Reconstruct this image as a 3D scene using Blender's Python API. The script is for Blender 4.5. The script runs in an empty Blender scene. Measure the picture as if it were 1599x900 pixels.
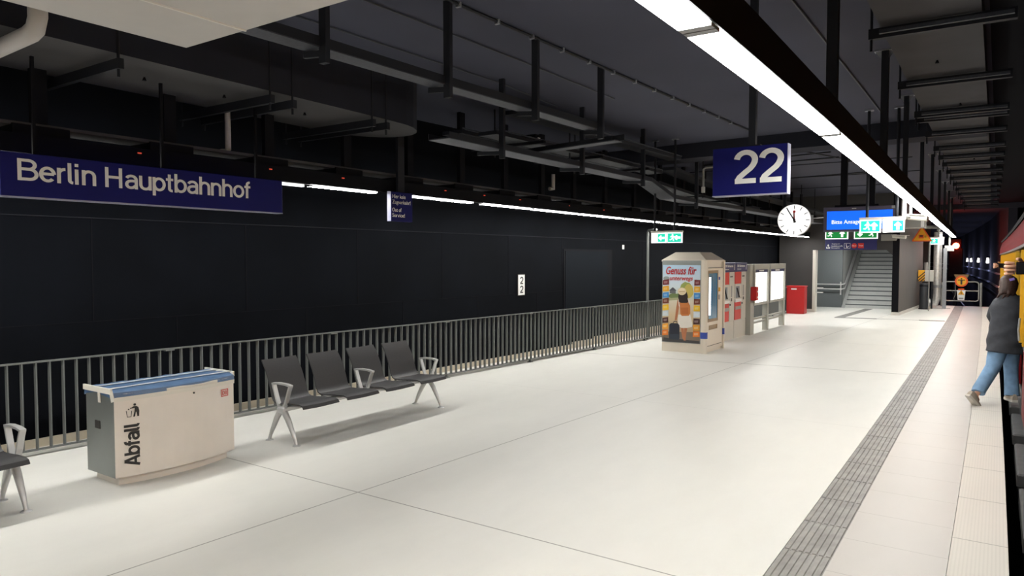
import bpy, math, random
from math import sin, cos, pi, radians, sqrt, atan2
from mathutils import Vector, Matrix
random.seed(7)
scene = bpy.context.scene
C = scene.collection

# ------------------------------------------------------------------ camera, world, exposure
CAM_H = 1.9
cam_data = bpy.data.cameras.new('camera'); cam = bpy.data.objects.new('camera', cam_data); C.objects.link(cam)
cam_data.sensor_width = 36; cam_data.lens = 36 * 1110 / 1599; cam_data.clip_start = 0.02; cam_data.clip_end = 400
cam.location = (0, 0, CAM_H)
cam.rotation_euler = (pi / 2 - math.atan(46 / 1110), 0, math.atan(760.5 / 1110))
scene.camera = cam
w = bpy.data.worlds.new('world'); scene.world = w; w.use_nodes = True
w.node_tree.nodes['Background'].inputs[0].default_value = (0.02, 0.022, 0.03, 1)
w.node_tree.nodes['Background'].inputs[1].default_value = 0.12
scene.view_settings.view_transform = 'Standard'; scene.view_settings.look = 'None'
scene.view_settings.exposure = 0.0; scene.view_settings.gamma = 1.0
scene.view_settings.use_curve_mapping = False
TUBE_R, TUBE_L = 52.0, 59.0   # emission of the right and left tube lights

def cur(y):          # the whole platform bends gently to the left ahead
    return -0.00028 * y * y if y > 0 else 0.0
def lerp_table(t, y):
    if y <= t[0][0]: return t[0][1:]
    for a, b in zip(t, t[1:]):
        if y <= b[0]:
            k = (y - a[0]) / (b[0] - a[0]); return tuple(p + (q - p) * k for p, q in zip(a[1:], b[1:]))
    return t[-1][1:]

# ------------------------------------------------------------------ materials
MATS = {}
def mat(name, col, rough=0.6, metal=0.0, emit=0.0, noise=0.0, nscale=8.0, bump=0.0, spec=0.5, ecol=None, coat=0.0, trans=0.0):
    if name in MATS: return MATS[name]
    m = bpy.data.materials.new(name); m.use_nodes = True
    nt = m.node_tree; b = nt.nodes['Principled BSDF']
    b.inputs['Base Color'].default_value = (*col, 1); b.inputs['Roughness'].default_value = rough
    b.inputs['Metallic'].default_value = metal; b.inputs['Specular IOR Level'].default_value = spec
    b.inputs['Coat Weight'].default_value = coat; b.inputs['Transmission Weight'].default_value = trans
    if emit:
        b.inputs['Emission Color'].default_value = (*(ecol or col), 1); b.inputs['Emission Strength'].default_value = emit
    if noise or bump:
        tc = nt.nodes.new('ShaderNodeTexCoord'); n = nt.nodes.new('ShaderNodeTexNoise')
        n.inputs['Scale'].default_value = nscale; n.inputs['Detail'].default_value = 5
        nt.links.new(tc.outputs['Object'], n.inputs['Vector'])
        if noise:
            r = nt.nodes.new('ShaderNodeValToRGB')
            r.color_ramp.elements[0].position = 0.3; r.color_ramp.elements[1].position = 0.7
            r.color_ramp.elements[0].color = (*[c * (1 - noise) for c in col], 1)
            r.color_ramp.elements[1].color = (*[min(1, c * (1 + noise)) for c in col], 1)
            nt.links.new(n.outputs['Fac'], r.inputs['Fac']); nt.links.new(r.outputs['Color'], b.inputs['Base Color'])
        if bump:
            bp = nt.nodes.new('ShaderNodeBump'); bp.inputs['Strength'].default_value = bump; bp.inputs['Distance'].default_value = 0.01
            nt.links.new(n.outputs['Fac'], bp.inputs['Height']); nt.links.new(bp.outputs['Normal'], b.inputs['Normal'])
    MATS[name] = m
    return m
def s2l(r, g, b):
    f = lambda c: c / 12.92 if c <= 0.04045 else ((c + 0.055) / 1.055) ** 2.4
    return (f(r / 255), f(g / 255), f(b / 255))

class NT:            # tiny node helper for the floor
    def __init__(s, m): s.nt = m.node_tree; s.b = s.nt.nodes['Principled BSDF']
    def math(s, op, a, b=None, c=None):
        n = s.nt.nodes.new('ShaderNodeMath'); n.operation = op
        for i, v in enumerate((a, b, c)):
            if v is None: continue
            if isinstance(v, (int, float)): n.inputs[i].default_value = v
            else: s.nt.links.new(v, n.inputs[i])
        return n.outputs[0]
    def line(s, v, half): return s.math('LESS_THAN', s.math('ABSOLUTE', v), half)
def stone_mat(name, col, joint, builder, rough=0.3, var=0.05, spec=0.4):
    m = mat(name, col, rough); k = NT(m); nt = m.node_tree
    tc = nt.nodes.new('ShaderNodeTexCoord'); sep = nt.nodes.new('ShaderNodeSeparateXYZ'); nt.links.new(tc.outputs['Object'], sep.inputs[0])
    x, y = sep.outputs[0], sep.outputs[1]
    n1 = nt.nodes.new('ShaderNodeTexNoise'); n1.inputs['Scale'].default_value = 0.9; n1.inputs['Detail'].default_value = 6; n1.inputs['Roughness'].default_value = 0.65
    mp = nt.nodes.new('ShaderNodeMapping'); mp.inputs['Scale'].default_value = (1.0, 0.35, 1); nt.links.new(tc.outputs['Object'], mp.inputs[0]); nt.links.new(mp.outputs[0], n1.inputs['Vector'])
    r = nt.nodes.new('ShaderNodeValToRGB'); nt.links.new(n1.outputs['Fac'], r.inputs['Fac'])
    r.color_ramp.elements[0].position = 0.3; r.color_ramp.elements[1].position = 0.68
    r.color_ramp.elements[0].color = (*[c * (1 - var) for c in col], 1); r.color_ramp.elements[1].color = (*[c * (1 + var) for c in col], 1)
    mx = nt.nodes.new('ShaderNodeMix'); mx.data_type = 'RGBA'
    mask = builder(k, x, y)
    nt.links.new(mask, mx.inputs[0]); nt.links.new(r.outputs[0], mx.inputs[6]); mx.inputs[7].default_value = (*joint, 1)
    nt.links.new(mx.outputs[2], k.b.inputs['Base Color'])
    n2 = nt.nodes.new('ShaderNodeTexNoise'); n2.inputs['Scale'].default_value = 3.0; n2.inputs['Detail'].default_value = 4
    nt.links.new(tc.outputs['Object'], n2.inputs['Vector'])
    nt.links.new(k.math('MULTIPLY_ADD', n2.outputs['Fac'], 0.06, rough - 0.03), k.b.inputs['Roughness'])
    k.b.inputs['Specular IOR Level'].default_value = spec
    return m

def floor_joints(k, x, y):
    a = k.line(k.math('ADD', x, k.math('MULTIPLY_ADD', y, -0.0525, 4.47)), 0.006)
    b = k.line(k.math('SUBTRACT', y, 4.0), 0.006)
    c = k.line(k.math('SUBTRACT', y, k.math('MULTIPLY_ADD', x, 0.115, 13.36)), 0.016)
    d = k.line(k.math('SUBTRACT', y, 8.75), 0.004)
    e = k.line(k.math('SUBTRACT', y, 17.4), 0.010)
    f = k.line(k.math('SUBTRACT', y, 22.0), 0.012)
    g = k.math('MAXIMUM', a, k.math('MAXIMUM', b, c)); h = k.math('MAXIMUM', k.math('MULTIPLY', d, 0.4), k.math('MULTIPLY', k.math('MAXIMUM', e, f), 0.5))
    return k.math('MULTIPLY', k.math('MAXIMUM', g, h), 0.75)
def slab_joints(k, x, y):
    f = k.math('FRACT', k.math('MULTIPLY_ADD', y, 1 / 0.61, 0.47))
    return k.math('MULTIPLY', k.math('LESS_THAN', f, 0.012), 0.6)
def edge_joints(k, x, y):
    f = k.math('LESS_THAN', k.math('FRACT', k.math('MULTIPLY_ADD', y, 1.0, 0.37)), 0.012)
    g = k.math('LESS_THAN', k.math('FRACT', k.math('MULTIPLY', x, 1 / 0.021)), 0.42)
    return k.math('MAXIMUM', k.math('MULTIPLY', f, 0.75), k.math('MULTIPLY', g, 0.10))
M = {}
M['floor'] = stone_mat('platform_stone', (0.765, 0.755, 0.71), (0.20, 0.19, 0.17), floor_joints, 0.40, 0.05, 0.35)
M['slab'] = stone_mat('edge_slab_stone', (0.50, 0.472, 0.44), (0.30, 0.28, 0.25), slab_joints, 0.45, 0.04, 0.25)
M['edge'] = stone_mat('white_ribbed_stone', (0.65, 0.615, 0.56), (0.28, 0.27, 0.24), edge_joints, 0.6, 0.03, 0.25)
M['tactile'] = mat('tactile_grey', s2l(140, 138, 134), 0.55, noise=0.22, nscale=7)
M['tactile_dark'] = mat('tactile_inlay', s2l(116, 114, 110), 0.55, noise=0.1, nscale=5)
M['navy_wall'] = mat('navy_black_wall', (0.0030, 0.0037, 0.0056), 0.9, noise=0.25, nscale=1.2, spec=0.08)
M['seam'] = mat('wall_seam', (0.012, 0.013, 0.017), 0.8, spec=0.1)
M['ceiling'] = mat('dark_ceiling', (0.052, 0.055, 0.078), 0.9, noise=0.08, nscale=0.7, spec=0.2)
M['black'] = mat('black_paint', (0.006, 0.006, 0.008), 0.8, spec=0.1)
M['void'] = mat('track_black', (0.006, 0.006, 0.008), 0.95, spec=0.1)
M['steel_dark'] = mat('dark_coated_steel', (0.010, 0.011, 0.015), 0.6, spec=0.25)
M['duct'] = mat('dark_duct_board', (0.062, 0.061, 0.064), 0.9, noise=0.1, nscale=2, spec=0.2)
M['duct_side'] = mat('duct_board_shaded', (0.016, 0.017, 0.024), 0.9, noise=0.1, nscale=2, spec=0.2)  # darker copy of the duct board, shade of the sides put into the colour
M['galv'] = mat('galvanised', (0.30, 0.31, 0.33), 0.5, 0.6, noise=0.1, nscale=30)
M['tray'] = mat('tray_metal', (0.040, 0.043, 0.054), 0.6, 0.3, noise=0.2, nscale=40)
M['tube'] = mat('tube_glow', (1.0, 0.985, 0.94), 0.4, emit=TUBE_R)
M['tube_left'] = mat('tube_glow_left', (1.0, 0.985, 0.94), 0.4, emit=TUBE_L)
M['stub_glow'] = mat('unlit_stub_glow', (0.8, 0.8, 0.8), 0.4, emit=1.6)  # connector stub is unlit; a weak glow is added to make it pale
M['white_panel'] = mat('pale_soffit_panel', (0.42, 0.41, 0.395), 0.7, noise=0.03, nscale=3)
M['rail'] = mat('grey_railing', s2l(108, 111, 109), 0.5, 0.15)
M['cream'] = mat('cream_plinth', (0.55, 0.49, 0.38), 0.8, noise=0.06, nscale=6)
M['signblue'] = mat('sign_blue', s2l(13, 16, 92), 0.5, spec=0.2)
M['signwhite'] = mat('sign_white', (0.82, 0.82, 0.80), 0.5)
M['signedge'] = mat('sign_edge', (0.30, 0.31, 0.42), 0.5, 0.1)
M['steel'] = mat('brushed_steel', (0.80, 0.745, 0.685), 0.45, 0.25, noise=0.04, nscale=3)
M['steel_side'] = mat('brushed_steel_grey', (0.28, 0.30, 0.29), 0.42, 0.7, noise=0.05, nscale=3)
M['alu'] = mat('cast_aluminium', (0.60, 0.60, 0.60), 0.38, 0.6)
M['seat'] = mat('dark_seat_mesh', (0.035, 0.034, 0.036), 0.5, noise=0.08, nscale=60)
M['print'] = mat('black_print', (0.02, 0.018, 0.017), 0.5)
M['red'] = mat('signal_red', s2l(190, 20, 22), 0.4)
M['dbred'] = mat('logo_red', s2l(205, 40, 30), 0.4)
M['bag'] = mat('blue_plastic_film', s2l(80, 108, 144), 0.3, noise=0.12, nscale=9, bump=0.5)
M['tape'] = mat('white_tape', (0.74, 0.71, 0.64), 0.55)
M['beige'] = mat('beige_machine_metal', s2l(222, 212, 196), 0.42, 0.12, noise=0.03, nscale=3)
M['beige_dark'] = mat('beige_machine_recess', s2l(150, 128, 98), 0.4, 0.4)
M['glass_blue'] = mat('display_glass', (0.03, 0.10, 0.16), 0.08, emit=0.25, ecol=(0.06, 0.22, 0.36))
M['glow_white'] = mat('inside_lamp', (0.9, 0.95, 1.0), 0.5, emit=3.0)
M['band'] = mat('blue_band', s2l(48, 72, 158), 0.5)
M['lightgrey'] = mat('light_grey_enamel', s2l(200, 197, 188), 0.45)
M['grey'] = mat('mid_grey_enamel', s2l(150, 150, 145), 0.5)
M['screen'] = mat('pale_screen', (0.30, 0.33, 0.36), 0.2)
M['navy'] = mat('navy_enamel', s2l(28, 30, 92), 0.4)
M['casewhite'] = mat('backlit_white', (1, 1, 0.96), 0.5, emit=1.7)
M['casegrey'] = mat('case_frame_grey', s2l(168, 168, 160), 0.45, 0.2)
M['redcab'] = mat('red_cabinet', s2l(176, 18, 20), 0.45)
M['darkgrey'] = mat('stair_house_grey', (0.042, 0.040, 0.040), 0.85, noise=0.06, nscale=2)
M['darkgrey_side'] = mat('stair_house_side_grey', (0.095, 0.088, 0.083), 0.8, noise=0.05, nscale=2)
M['stairwall'] = mat('stair_wall_grey', s2l(160, 162, 160), 0.8)
M['stairdark'] = mat('stair_panel_grey', s2l(92, 97, 99), 0.8)
M['step'] = mat('step_stone', s2l(176, 178, 176), 0.6, noise=0.05, nscale=5)
M['nosing'] = mat('step_nosing', s2l(84, 88, 90), 0.6)
M['skirting'] = mat('pale_skirting', (0.6, 0.58, 0.54), 0.6)
M['em_white'] = mat('lit_sign_white', (1, 1, 1), 0.5, emit=1.05)
M['em_teal'] = mat('lit_sign_teal', s2l(20, 205, 170), 0.5, emit=0.85)
M['em_green'] = mat('lit_sign_green', s2l(10, 140, 60), 0.5, emit=0.55)
M['em_blue'] = mat('lit_screen_blue', s2l(20, 105, 235), 0.3, emit=0.95, ecol=s2l(18, 100, 240))
M['clockface'] = mat('lit_clock_face', (1, 1, 1), 0.5, emit=0.9)
M['signalred'] = mat('signal_lamp_red', (1.0, 0.03, 0.02), 0.3, emit=60, ecol=(1.0, 0.04, 0.02))
M['ledred'] = mat('small_red_led', (0.9, 0.1, 0.05), 0.4, emit=0.5)
M['yellow'] = mat('warning_yellow', s2l(235, 170, 30), 0.45)
M['orange'] = mat('warning_orange', s2l(226, 84, 22), 0.45)
M['pipe_silver'] = mat('foil_pipe', (0.75, 0.74, 0.72), 0.35, 0.7, noise=0.15, nscale=14, bump=0.4)
M['pale_pipe'] = mat('pale_pipe', (0.40, 0.38, 0.36), 0.6)
M['anthracite'] = mat('anthracite', (0.035, 0.038, 0.045), 0.45)
M['train_yellow'] = mat('train_yellow', s2l(205, 160, 36), 0.5, spec=0.3)
M['train_red'] = mat('train_red', s2l(112, 12, 20), 0.5, spec=0.2)
M['train_grey'] = mat('train_grey_trim', (0.06, 0.06, 0.062), 0.5, 0.2)
M['train_red_darkened'] = mat('train_red_darkened', s2l(104, 7, 15), 0.7, spec=0.03)  # train red darkened and dulled for the roof edge, against the tube's glare
M['train_roof'] = mat('train_roof_matt', (0.045, 0.045, 0.047), 0.95, spec=0.05)
M['train_black'] = mat('train_underframe', (0.05, 0.05, 0.05), 0.5, noise=0.3, nscale=10)
M['skin'] = mat('skin', s2l(214, 164, 138), 0.5)
M['jacket'] = mat('charcoal_jacket', s2l(62, 64, 70), 0.85, noise=0.15, nscale=14, bump=0.4)
M['denim'] = mat('blue_denim', s2l(128, 162, 196), 0.85, noise=0.15, nscale=11, bump=0.3)
M['hair'] = mat('brown_hair', s2l(62, 40, 32), 0.55, noise=0.25, nscale=40)
M['shoe'] = mat('beige_shoe', s2l(168, 156, 142), 0.7)
M['sole'] = mat('pale_sole', s2l(205, 200, 190), 0.7)
M['clip'] = mat('violet_hair_clip', s2l(150, 130, 215), 0.4)
M['phone'] = mat('black_phone', (0.012, 0.012, 0.014), 0.2)
M['ballast'] = mat('track_ballast', (0.02, 0.02, 0.022), 0.95, noise=0.4, nscale=9, bump=0.6)
M['railtop'] = mat('rail_steel', (0.5, 0.53, 0.6), 0.25, 0.9)
M['tunnel'] = mat('tunnel_wall', (0.045, 0.045, 0.06), 0.9, noise=0.1, nscale=0.6)
M['pale_cable'] = mat('pale_tunnel_pipe', (0.62, 0.66, 0.78), 0.5)
M['lampglow'] = mat('tunnel_lamp_glow', (1, 0.95, 0.85), 0.5, emit=6)

# ------------------------------------------------------------------ mesh builder
class MB:
    def __init__(s): s.v = []; s.f = []; s.mi = []; s.mats = []
    def mid(s, m):
        if m is None: return 0
        if m not in s.mats: s.mats.append(m)
        return s.mats.index(m)
    def add(s, vs, fs, m=None):
        o = len(s.v); s.v += [tuple(p) for p in vs]; k = s.mid(m)
        for f in fs: s.f.append(tuple(i + o for i in f)); s.mi.append(k)
        return s
    def box(s, x0, x1, y0, y1, z0, z1, m=None, ch=0.0):
        if ch <= 0:
            vs = [(x, y, z) for z in (z0, z1) for y in (y0, y1) for x in (x0, x1)]
            return s.add(vs, [(0, 2, 3, 1), (4, 5, 7, 6), (0, 1, 5, 4), (2, 6, 7, 3), (0, 4, 6, 2), (1, 3, 7, 5)], m)
        def ring(x0, x1, y0, y1, z, c): return [(x0 + c, y0, z), (x1 - c, y0, z), (x1, y0 + c, z), (x1, y1 - c, z), (x1 - c, y1, z), (x0 + c, y1, z), (x0, y1 - c, z), (x0, y0 + c, z)]
        rs = [ring(x0 + ch, x1 - ch, y0 + ch, y1 - ch, z0, ch * .5), ring(x0, x1, y0, y1, z0 + ch, ch), ring(x0, x1, y0, y1, z1 - ch, ch), ring(x0 + ch, x1 - ch, y0 + ch, y1 - ch, z1, ch * .5)]
        return s.loft(rs, m)
    def loft(s, rings, m=None, cap=True, closed=True):
        n = len(rings[0]); vs = [p for r in rings for p in r]; fs = []
        for i in range(len(rings) - 1):
            for j in range(n if closed else n - 1):
                a, b = i * n + j, i * n + (j + 1) % n
                fs.append((a, b, b + n, a + n))
        if cap and closed:
            fs.append(tuple(range(n - 1, -1, -1))); fs.append(tuple(range((len(rings) - 1) * n, len(rings) * n)))
        return s.add(vs, fs, m)
    def tube(s, pts, r, n=8, m=None, cap=True):
        pts = [Vector(p) for p in pts]; rs = r if isinstance(r, (list, tuple)) else [r] * len(pts); rings = []
        up = None
        for i, p in enumerate(pts):
            t = (pts[min(i + 1, len(pts) - 1)] - pts[max(i - 1, 0)]).normalized()
            if up is None: up = Vector((0, 0, 1)) if abs(t.z) < 0.9 else Vector((1, 0, 0))
            a = t.cross(up).normalized(); b = a.cross(t).normalized(); up = b
            rings.append([p + (a * cos(q * 2 * pi / n) + b * sin(q * 2 * pi / n)) * rs[i] for q in range(n)])
        return s.loft(rings, m, cap)
    def bar(s, pts, wa, wb, m=None, ref=(0, 0, 1)):     # rectangular section along a path
        pts = [Vector(p) for p in pts]; rings = []; ref = Vector(ref)
        for i, p in enumerate(pts):
            t = (pts[min(i + 1, len(pts) - 1)] - pts[max(i - 1, 0)]).normalized()
            a = t.cross(ref)
            a = a.normalized() if a.length > 1e-4 else Vector((1, 0, 0)); b = a.cross(t).normalized()
            rings.append([p + a * (wa / 2) * i1 + b * (wb / 2) * i2 for i1, i2 in ((1, 1), (-1, 1), (-1, -1), (1, -1))])
        return s.loft(rings, m)
    def prism(s, poly, O, U, V, W, d, m=None):           # polygon (u,v) extruded along W by d
        O, U, V, W = Vector(O), Vector(U), Vector(V), Vector(W); n = len(poly)
        a = [O + U * u + V * v for u, v in poly]; b = [p + W * d for p in a]
        return s.add(a + b, [tuple(range(n - 1, -1, -1)), tuple(range(n, 2 * n))] + [(i, (i + 1) % n, n + (i + 1) % n, n + i) for i in range(n)], m)
    def sphere(s, c, r, m=None, n=12, k=8, sc=(1, 1, 1)):
        c = Vector(c); rings = []
        for i in range(k + 1):
            th = pi * i / k; rr = max(sin(th), 0.02)
            rings.append([c + Vector((r * rr * cos(2 * pi * j / n) * sc[0], r * rr * sin(2 * pi * j / n) * sc[1], -r * cos(th) * sc[2])) for j in range(n)])
        return s.loft(rings, m)
    def build(s, name, m=None, parent=None, loc=None, smooth=False):
        me = bpy.data.meshes.new(name); me.from_pydata(s.v, [], s.f); me.update()
        ms = s.mats if s.mats else [m]
        for q in ms: me.materials.append(q)
        if s.mats:
            for p, i in zip(me.polygons, s.mi): p.material_index = i
        o = bpy.data.objects.new(name, me); C.objects.link(o)
        if parent: o.parent = parent
        if loc: o.location = loc
        import bmesh
        bm = bmesh.new(); bm.from_mesh(me); bmesh.ops.recalc_face_normals(bm, faces=bm.faces)
        bm.to_mesh(me); bm.free()
        if smooth:
            me.polygons.foreach_set('use_smooth', [True] * len(me.polygons)); me.set_sharp_from_angle(angle=radians(40))
        return o
def thing(name, label, cat, loc=(0, 0, 0), rz=0.0, group=None):
    o = bpy.data.objects.new(name, None); C.objects.link(o); o.location = loc; o.rotation_euler = (0, 0, rz)
    o.empty_display_size = 0.1
    o['label'] = label; o['category'] = cat
    if group: o['group'] = group
    return o
def tag(o, label, cat, group=None):
    o['label'] = label; o['category'] = cat
    if group: o['group'] = group
    return o
def struct(o): o['kind'] = 'structure'; return o
def circ(r, n=24, cx=0, cy=0, a0=0, a1=2 * pi, sy=1.0):
    full = abs(a1 - a0 - 2 * pi) < 1e-6
    k = n if full else n + 1
    return [(cx + r * cos(a0 + (a1 - a0) * i / n), cy + sy * r * sin(a0 + (a1 - a0) * i / n)) for i in range(k)]
FX = dict(U=(0, 1, 0), V=(0, 0, 1), W=(1, 0, 0))        # a face looking towards +x
FY = dict(U=(1, 0, 0), V=(0, 0, 1), W=(0, -1, 0))       # a face looking towards -y
def text_part(name, s, m, parent, O, F, width=None, height=None, ext=0.002, bold=0.0, align='LEFT', shear=0.0, warp=None, spacing=1.0):
    cu = bpy.data.curves.new(name, 'FONT'); cu.body = s; cu.size = 1.0; cu.offset = bold; cu.shear = shear; cu.space_character = spacing
    cu.resolution_u = 6; cu.align_x = 'LEFT'; cu.space_line = 1.1
    t = bpy.data.objects.new(name, cu); C.objects.link(t)
    dg = bpy.context.evaluated_depsgraph_get(); dg.update()
    me = bpy.data.meshes.new_from_object(t.evaluated_get(dg)); bpy.data.objects.remove(t); bpy.data.curves.remove(cu)
    xs = [v.co.x for v in me.vertices]; ys = [v.co.y for v in me.vertices]
    x0, x1, y0, y1 = min(xs), max(xs), min(ys), max(ys)
    kx = width / (x1 - x0) if width else None; ky = height / (y1 - y0) if height else None
    kx = kx or ky; ky = ky or kx
    U, V, W, O = Vector(F['U']), Vector(F['V']), Vector(F['W']), Vector(O)
    dx = {'LEFT': 0, 'CENTER': -0.5, 'RIGHT': -1.0}[align] * (x1 - x0)
    for v in me.vertices:
        u = (v.co.x - x0 + dx) * kx; q = (v.co.y - y0) * ky
        v.co = O + U * u + V * q + W * ext
        if warp: v.co = warp(v.co)
    me.materials.clear(); me.materials.append(m)
    o = bpy.data.objects.new(name, me); C.objects.link(o)
    o.parent = parent
    sd = o.modifiers.new('depth', 'SOLIDIFY'); sd.thickness = ext; sd.offset = 0
    return o

def arc(cx, cy, rx, ry, a0, a1, n=10): return [(cx + rx * cos(radians(a0 + (a1 - a0) * i / n)), cy + ry * sin(radians(a0 + (a1 - a0) * i / n))) for i in range(n + 1)]
GLYPH = {
 'B': (.70, [[(.07, 0), (.07, 1)], [(.07, .93)] + arc(.36, .73, .21, .20, 90, -90) + [(.07, .53)], [(.07, .53)] + arc(.40, .30, .22, .23, 90, -90) + [(.07, .07)]]),
 'e': (.60, [[(.07, .385), (.50, .385)], [(.505, .385)] + arc(.285, .365, .22, .30, 8, 318, 22)]),
 'r': (.37, [[(.07, 0), (.07, .73)], [(.07, .46)] + arc(.29, .44, .22, .235, 170, 88)]),
 'l': (.25, [[(.07, 1)] + arc(.18, .18, .11, .115, 180, 275, 6)]),
 'i': (.25, [[(.07, 0), (.07, .73)], [(.07, .85), (.07, 1.0)]]),
 'n': (.56, [[(.07, 0), (.07, .73)], [(.07, .40)] + arc(.265, .46, .195, .215, 180, 0) + [(.46, 0)]]),
 'H': (.78, [[(.07, 0), (.07, 1)], [(.60, 0), (.60, 1)], [(.07, .52), (.60, .52)]]),
 'a': (.56, [arc(.25, .485, .195, .185, 160, 0) + [(.445, 0)], [(.445, .42), (.25, .415)] + arc(.22, .235, .16, .17, 95, 270) + [(.30, .075), (.445, .19)]]),
 'u': (.56, [[(.46, 0), (.46, .73)], [(.07, .73)] + arc(.265, .27, .195, .215, 180, 360) + [(.46, .40)]]),
 'p': (.58, [[(.07, -.24), (.07, .73)], arc(.285, .365, .215, .30, 0, 360, 24)]),
 'b': (.58, [[(.07, 0), (.07, 1)], arc(.285, .365, .215, .30, 0, 360, 24)]),
 't': (.37, [[(.15, .94)] + arc(.27, .18, .12, .115, 180, 280, 6), [(0, .665), (.32, .665)]]),
 'h': (.56, [[(.07, 0), (.07, 1)], [(.07, .40)] + arc(.265, .46, .195, .215, 180, 0) + [(.46, 0)]]),
 'o': (.59, [arc(.285, .365, .225, .30, 0, 360, 26)]),
 'f': (.36, [[(.14, 0)] + arc(.27, .80, .13, .135, 180, 80, 6), [(0, .665), (.32, .665)]]),
 '2': (.62, [arc(.29, .70, .225, .235, 172, 0, 14) + [(.505, .63), (.47, .54), (.40, .44), (.27, .32), (.14, .19), (.085, .07)], [(.02, .065), (.54, .065)]]),
 'A': (.70, [[(.06, 0), (.32, 1)], [(.34, 1), (.60, 0)], [(.15, .29), (.51, .29)]]),
 ' ': (.30, [])}
def stroke_text(name, s, m, parent, O, F, width, cap, wt=.14, warp=None, ext=0.001):
    """flat grotesque lettering with an even stroke; cap = capital height, width = overall width"""
    tot = sum(GLYPH[c][0] for c in s) - (GLYPH[s[-1]][0] - .52 if s[-1] not in 'f' else 0); kx = width / tot; ky = cap
    U, V, W, O = Vector(F['U']), Vector(F['V']), Vector(F['W']), Vector(O); b = MB(); x0 = 0; lay = 0
    for c in s:
        for path in GLYPH[c][1]:
            lay += 1; L, Rr = [], []; n = len(path); closed = n > 3 and abs(path[0][0] - path[-1][0]) + abs(path[0][1] - path[-1][1]) < 1e-6
            P = [Vector((p[0] + x0, p[1])) for p in path]
            for i, p in enumerate(P):
                d0 = (p - P[i - 1]).normalized() if i > 0 else ((P[-1] - P[-2]).normalized() if closed else (P[1] - p).normalized())
                d1 = (P[i + 1] - p).normalized() if i < n - 1 else ((P[1] - P[0]).normalized() if closed else d0)
                t_ = (d0 + d1).normalized(); nn = Vector((-t_.y, t_.x)); k = wt / 2 / max(.5, nn.dot(Vector((-d0.y, d0.x))))
                L.append(p + nn * k); Rr.append(p - nn * k)
            f = lambda q: O + U * (q.x * kx) + V * (q.y * ky) + W * (ext + .00004 * (lay % 5))
            vs = [f(q) for q in L] + [f(q) for q in Rr]
            if warp: vs = [warp(q) for q in vs]
            b.add(vs, [(i, i + 1, n + i + 1, n + i) for i in range(n - 1)])
        x0 += GLYPH[c][0]
    return b.build(name, m, parent)

# ================================================================== SETTING
Y0, Y1 = -9.0, 33.6
def wall_x(y): return -8.13 + 0.053 * y
def fence_x(y): return -7.843 + 0.0715 * y
def strip_mesh(name, fa, fb, z, m, ys, thick=0.0, zb=None):
    b = MB(); n = len(ys)
    vs = []
    for y in ys: vs += [(fa(y), y, z), (fb(y), y, z)]
    if thick:
        for y in ys: vs += [(fa(y), y, z - thick), (fb(y), y, z - thick)]
    fs = [(2 * i, 2 * i + 1, 2 * i + 3, 2 * i + 2) for i in range(n - 1)]
    if thick:
        o = 2 * n
        fs += [(o + 2 * i, o + 2 * i + 2, o + 2 * i + 3, o + 2 * i + 1) for i in range(n - 1)]
        for i in range(n - 1):
            fs += [(2 * i, 2 * i + 2, o + 2 * i + 2, o + 2 * i), (2 * i + 1, o + 2 * i + 1, o + 2 * i + 3, 2 * i + 3)]
        fs += [(0, o, o + 1, 1), (2 * n - 2, 2 * n - 1, o + 2 * n - 1, o + 2 * n - 2)]
    b.add(vs, fs)
    return b.build(name, m)
YS = [Y0, -4, 0] + [2 * i for i in range(1, 17)] + [Y1]
struct(strip_mesh('floor', lambda y: wall_x(y) - 0.02, lambda y: -1.12 + cur(y), 0.0, M['floor'], YS, 0.35))
struct(strip_mesh('floor_edge_slabs', lambda y: -0.825 + cur(y), lambda y: -0.215 + cur(y), 0.0, M['slab'], YS, 0.35))
struct(strip_mesh('floor_platform_edge', lambda y: -0.212 + cur(y), lambda y: 0.10 + cur(y), 0.0, M['edge'], YS, 0.35))
# tactile strip, ribs in tiles
b = MB(); 
yy = Y0
while yy < Y1:
    y2 = min(yy + 0.595, Y1); xa = -1.118 + cur(yy); xb = -1.118 + cur(y2); k = 7; wd = 0.291
    b.add([(xa, yy, -0.004), (xa + wd, yy, -0.004), (xb + wd, y2, -0.004), (xb, y2, -0.004), (xa, yy, -0.3), (xa + wd, yy, -0.3), (xb + wd, y2, -0.3), (xb, y2, -0.3)],
          [(0, 1, 2, 3), (4, 7, 6, 5), (0, 4, 5, 1), (3, 2, 6, 7), (0, 3, 7, 4), (1, 5, 6, 2)])
    for i in range(k):
        u0 = wd * (i + 0.12) / k; u1 = wd * (i + 0.86) / k; g = 0.004
        b.add([(xa + u0, yy + g, -0.004), (xa + u1, yy + g, -0.004), (xb + u1, y2 - g, -0.004), (xb + u0, y2 - g, -0.004),
               (xa + u0 + .004, yy + g + .004, 0.003), (xa + u1 - .004, yy + g + .004, 0.003), (xb + u1 - .004, y2 - g - .004, 0.003), (xb + u0 + .004, y2 - g - .004, 0.003)],
              [(4, 5, 6, 7), (0, 1, 5, 4), (1, 2, 6, 5), (2, 3, 7, 6), (3, 0, 4, 7)])
    yy += 0.6
struct(b.build('floor_tactile_strip', M['tactile']))
b = MB(); b.bar([(-4.22, 24.9, 0.001), (-4.02, 29.7, 0.001)], 0.28, 0.004)
b.bar([(-4.35, 24.75, 0.001), (-3.15, 24.95, 0.001)], 0.28, 0.004); b.bar([(-3.15, 24.95, 0.001), (-2.0, 25.1, 0.001)], 0.07, 0.004); b.bar([(-2.0, 25.1, 0.001), (-1.32, 25.18, 0.001)], 0.3, 0.004)
b.bar([(-2.3, 31.6, 0.001), (-1.5, 31.7, 0.001)], 0.28, 0.004)
struct(b.build('floor_tactile_branch', M['tactile_dark']))
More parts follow.
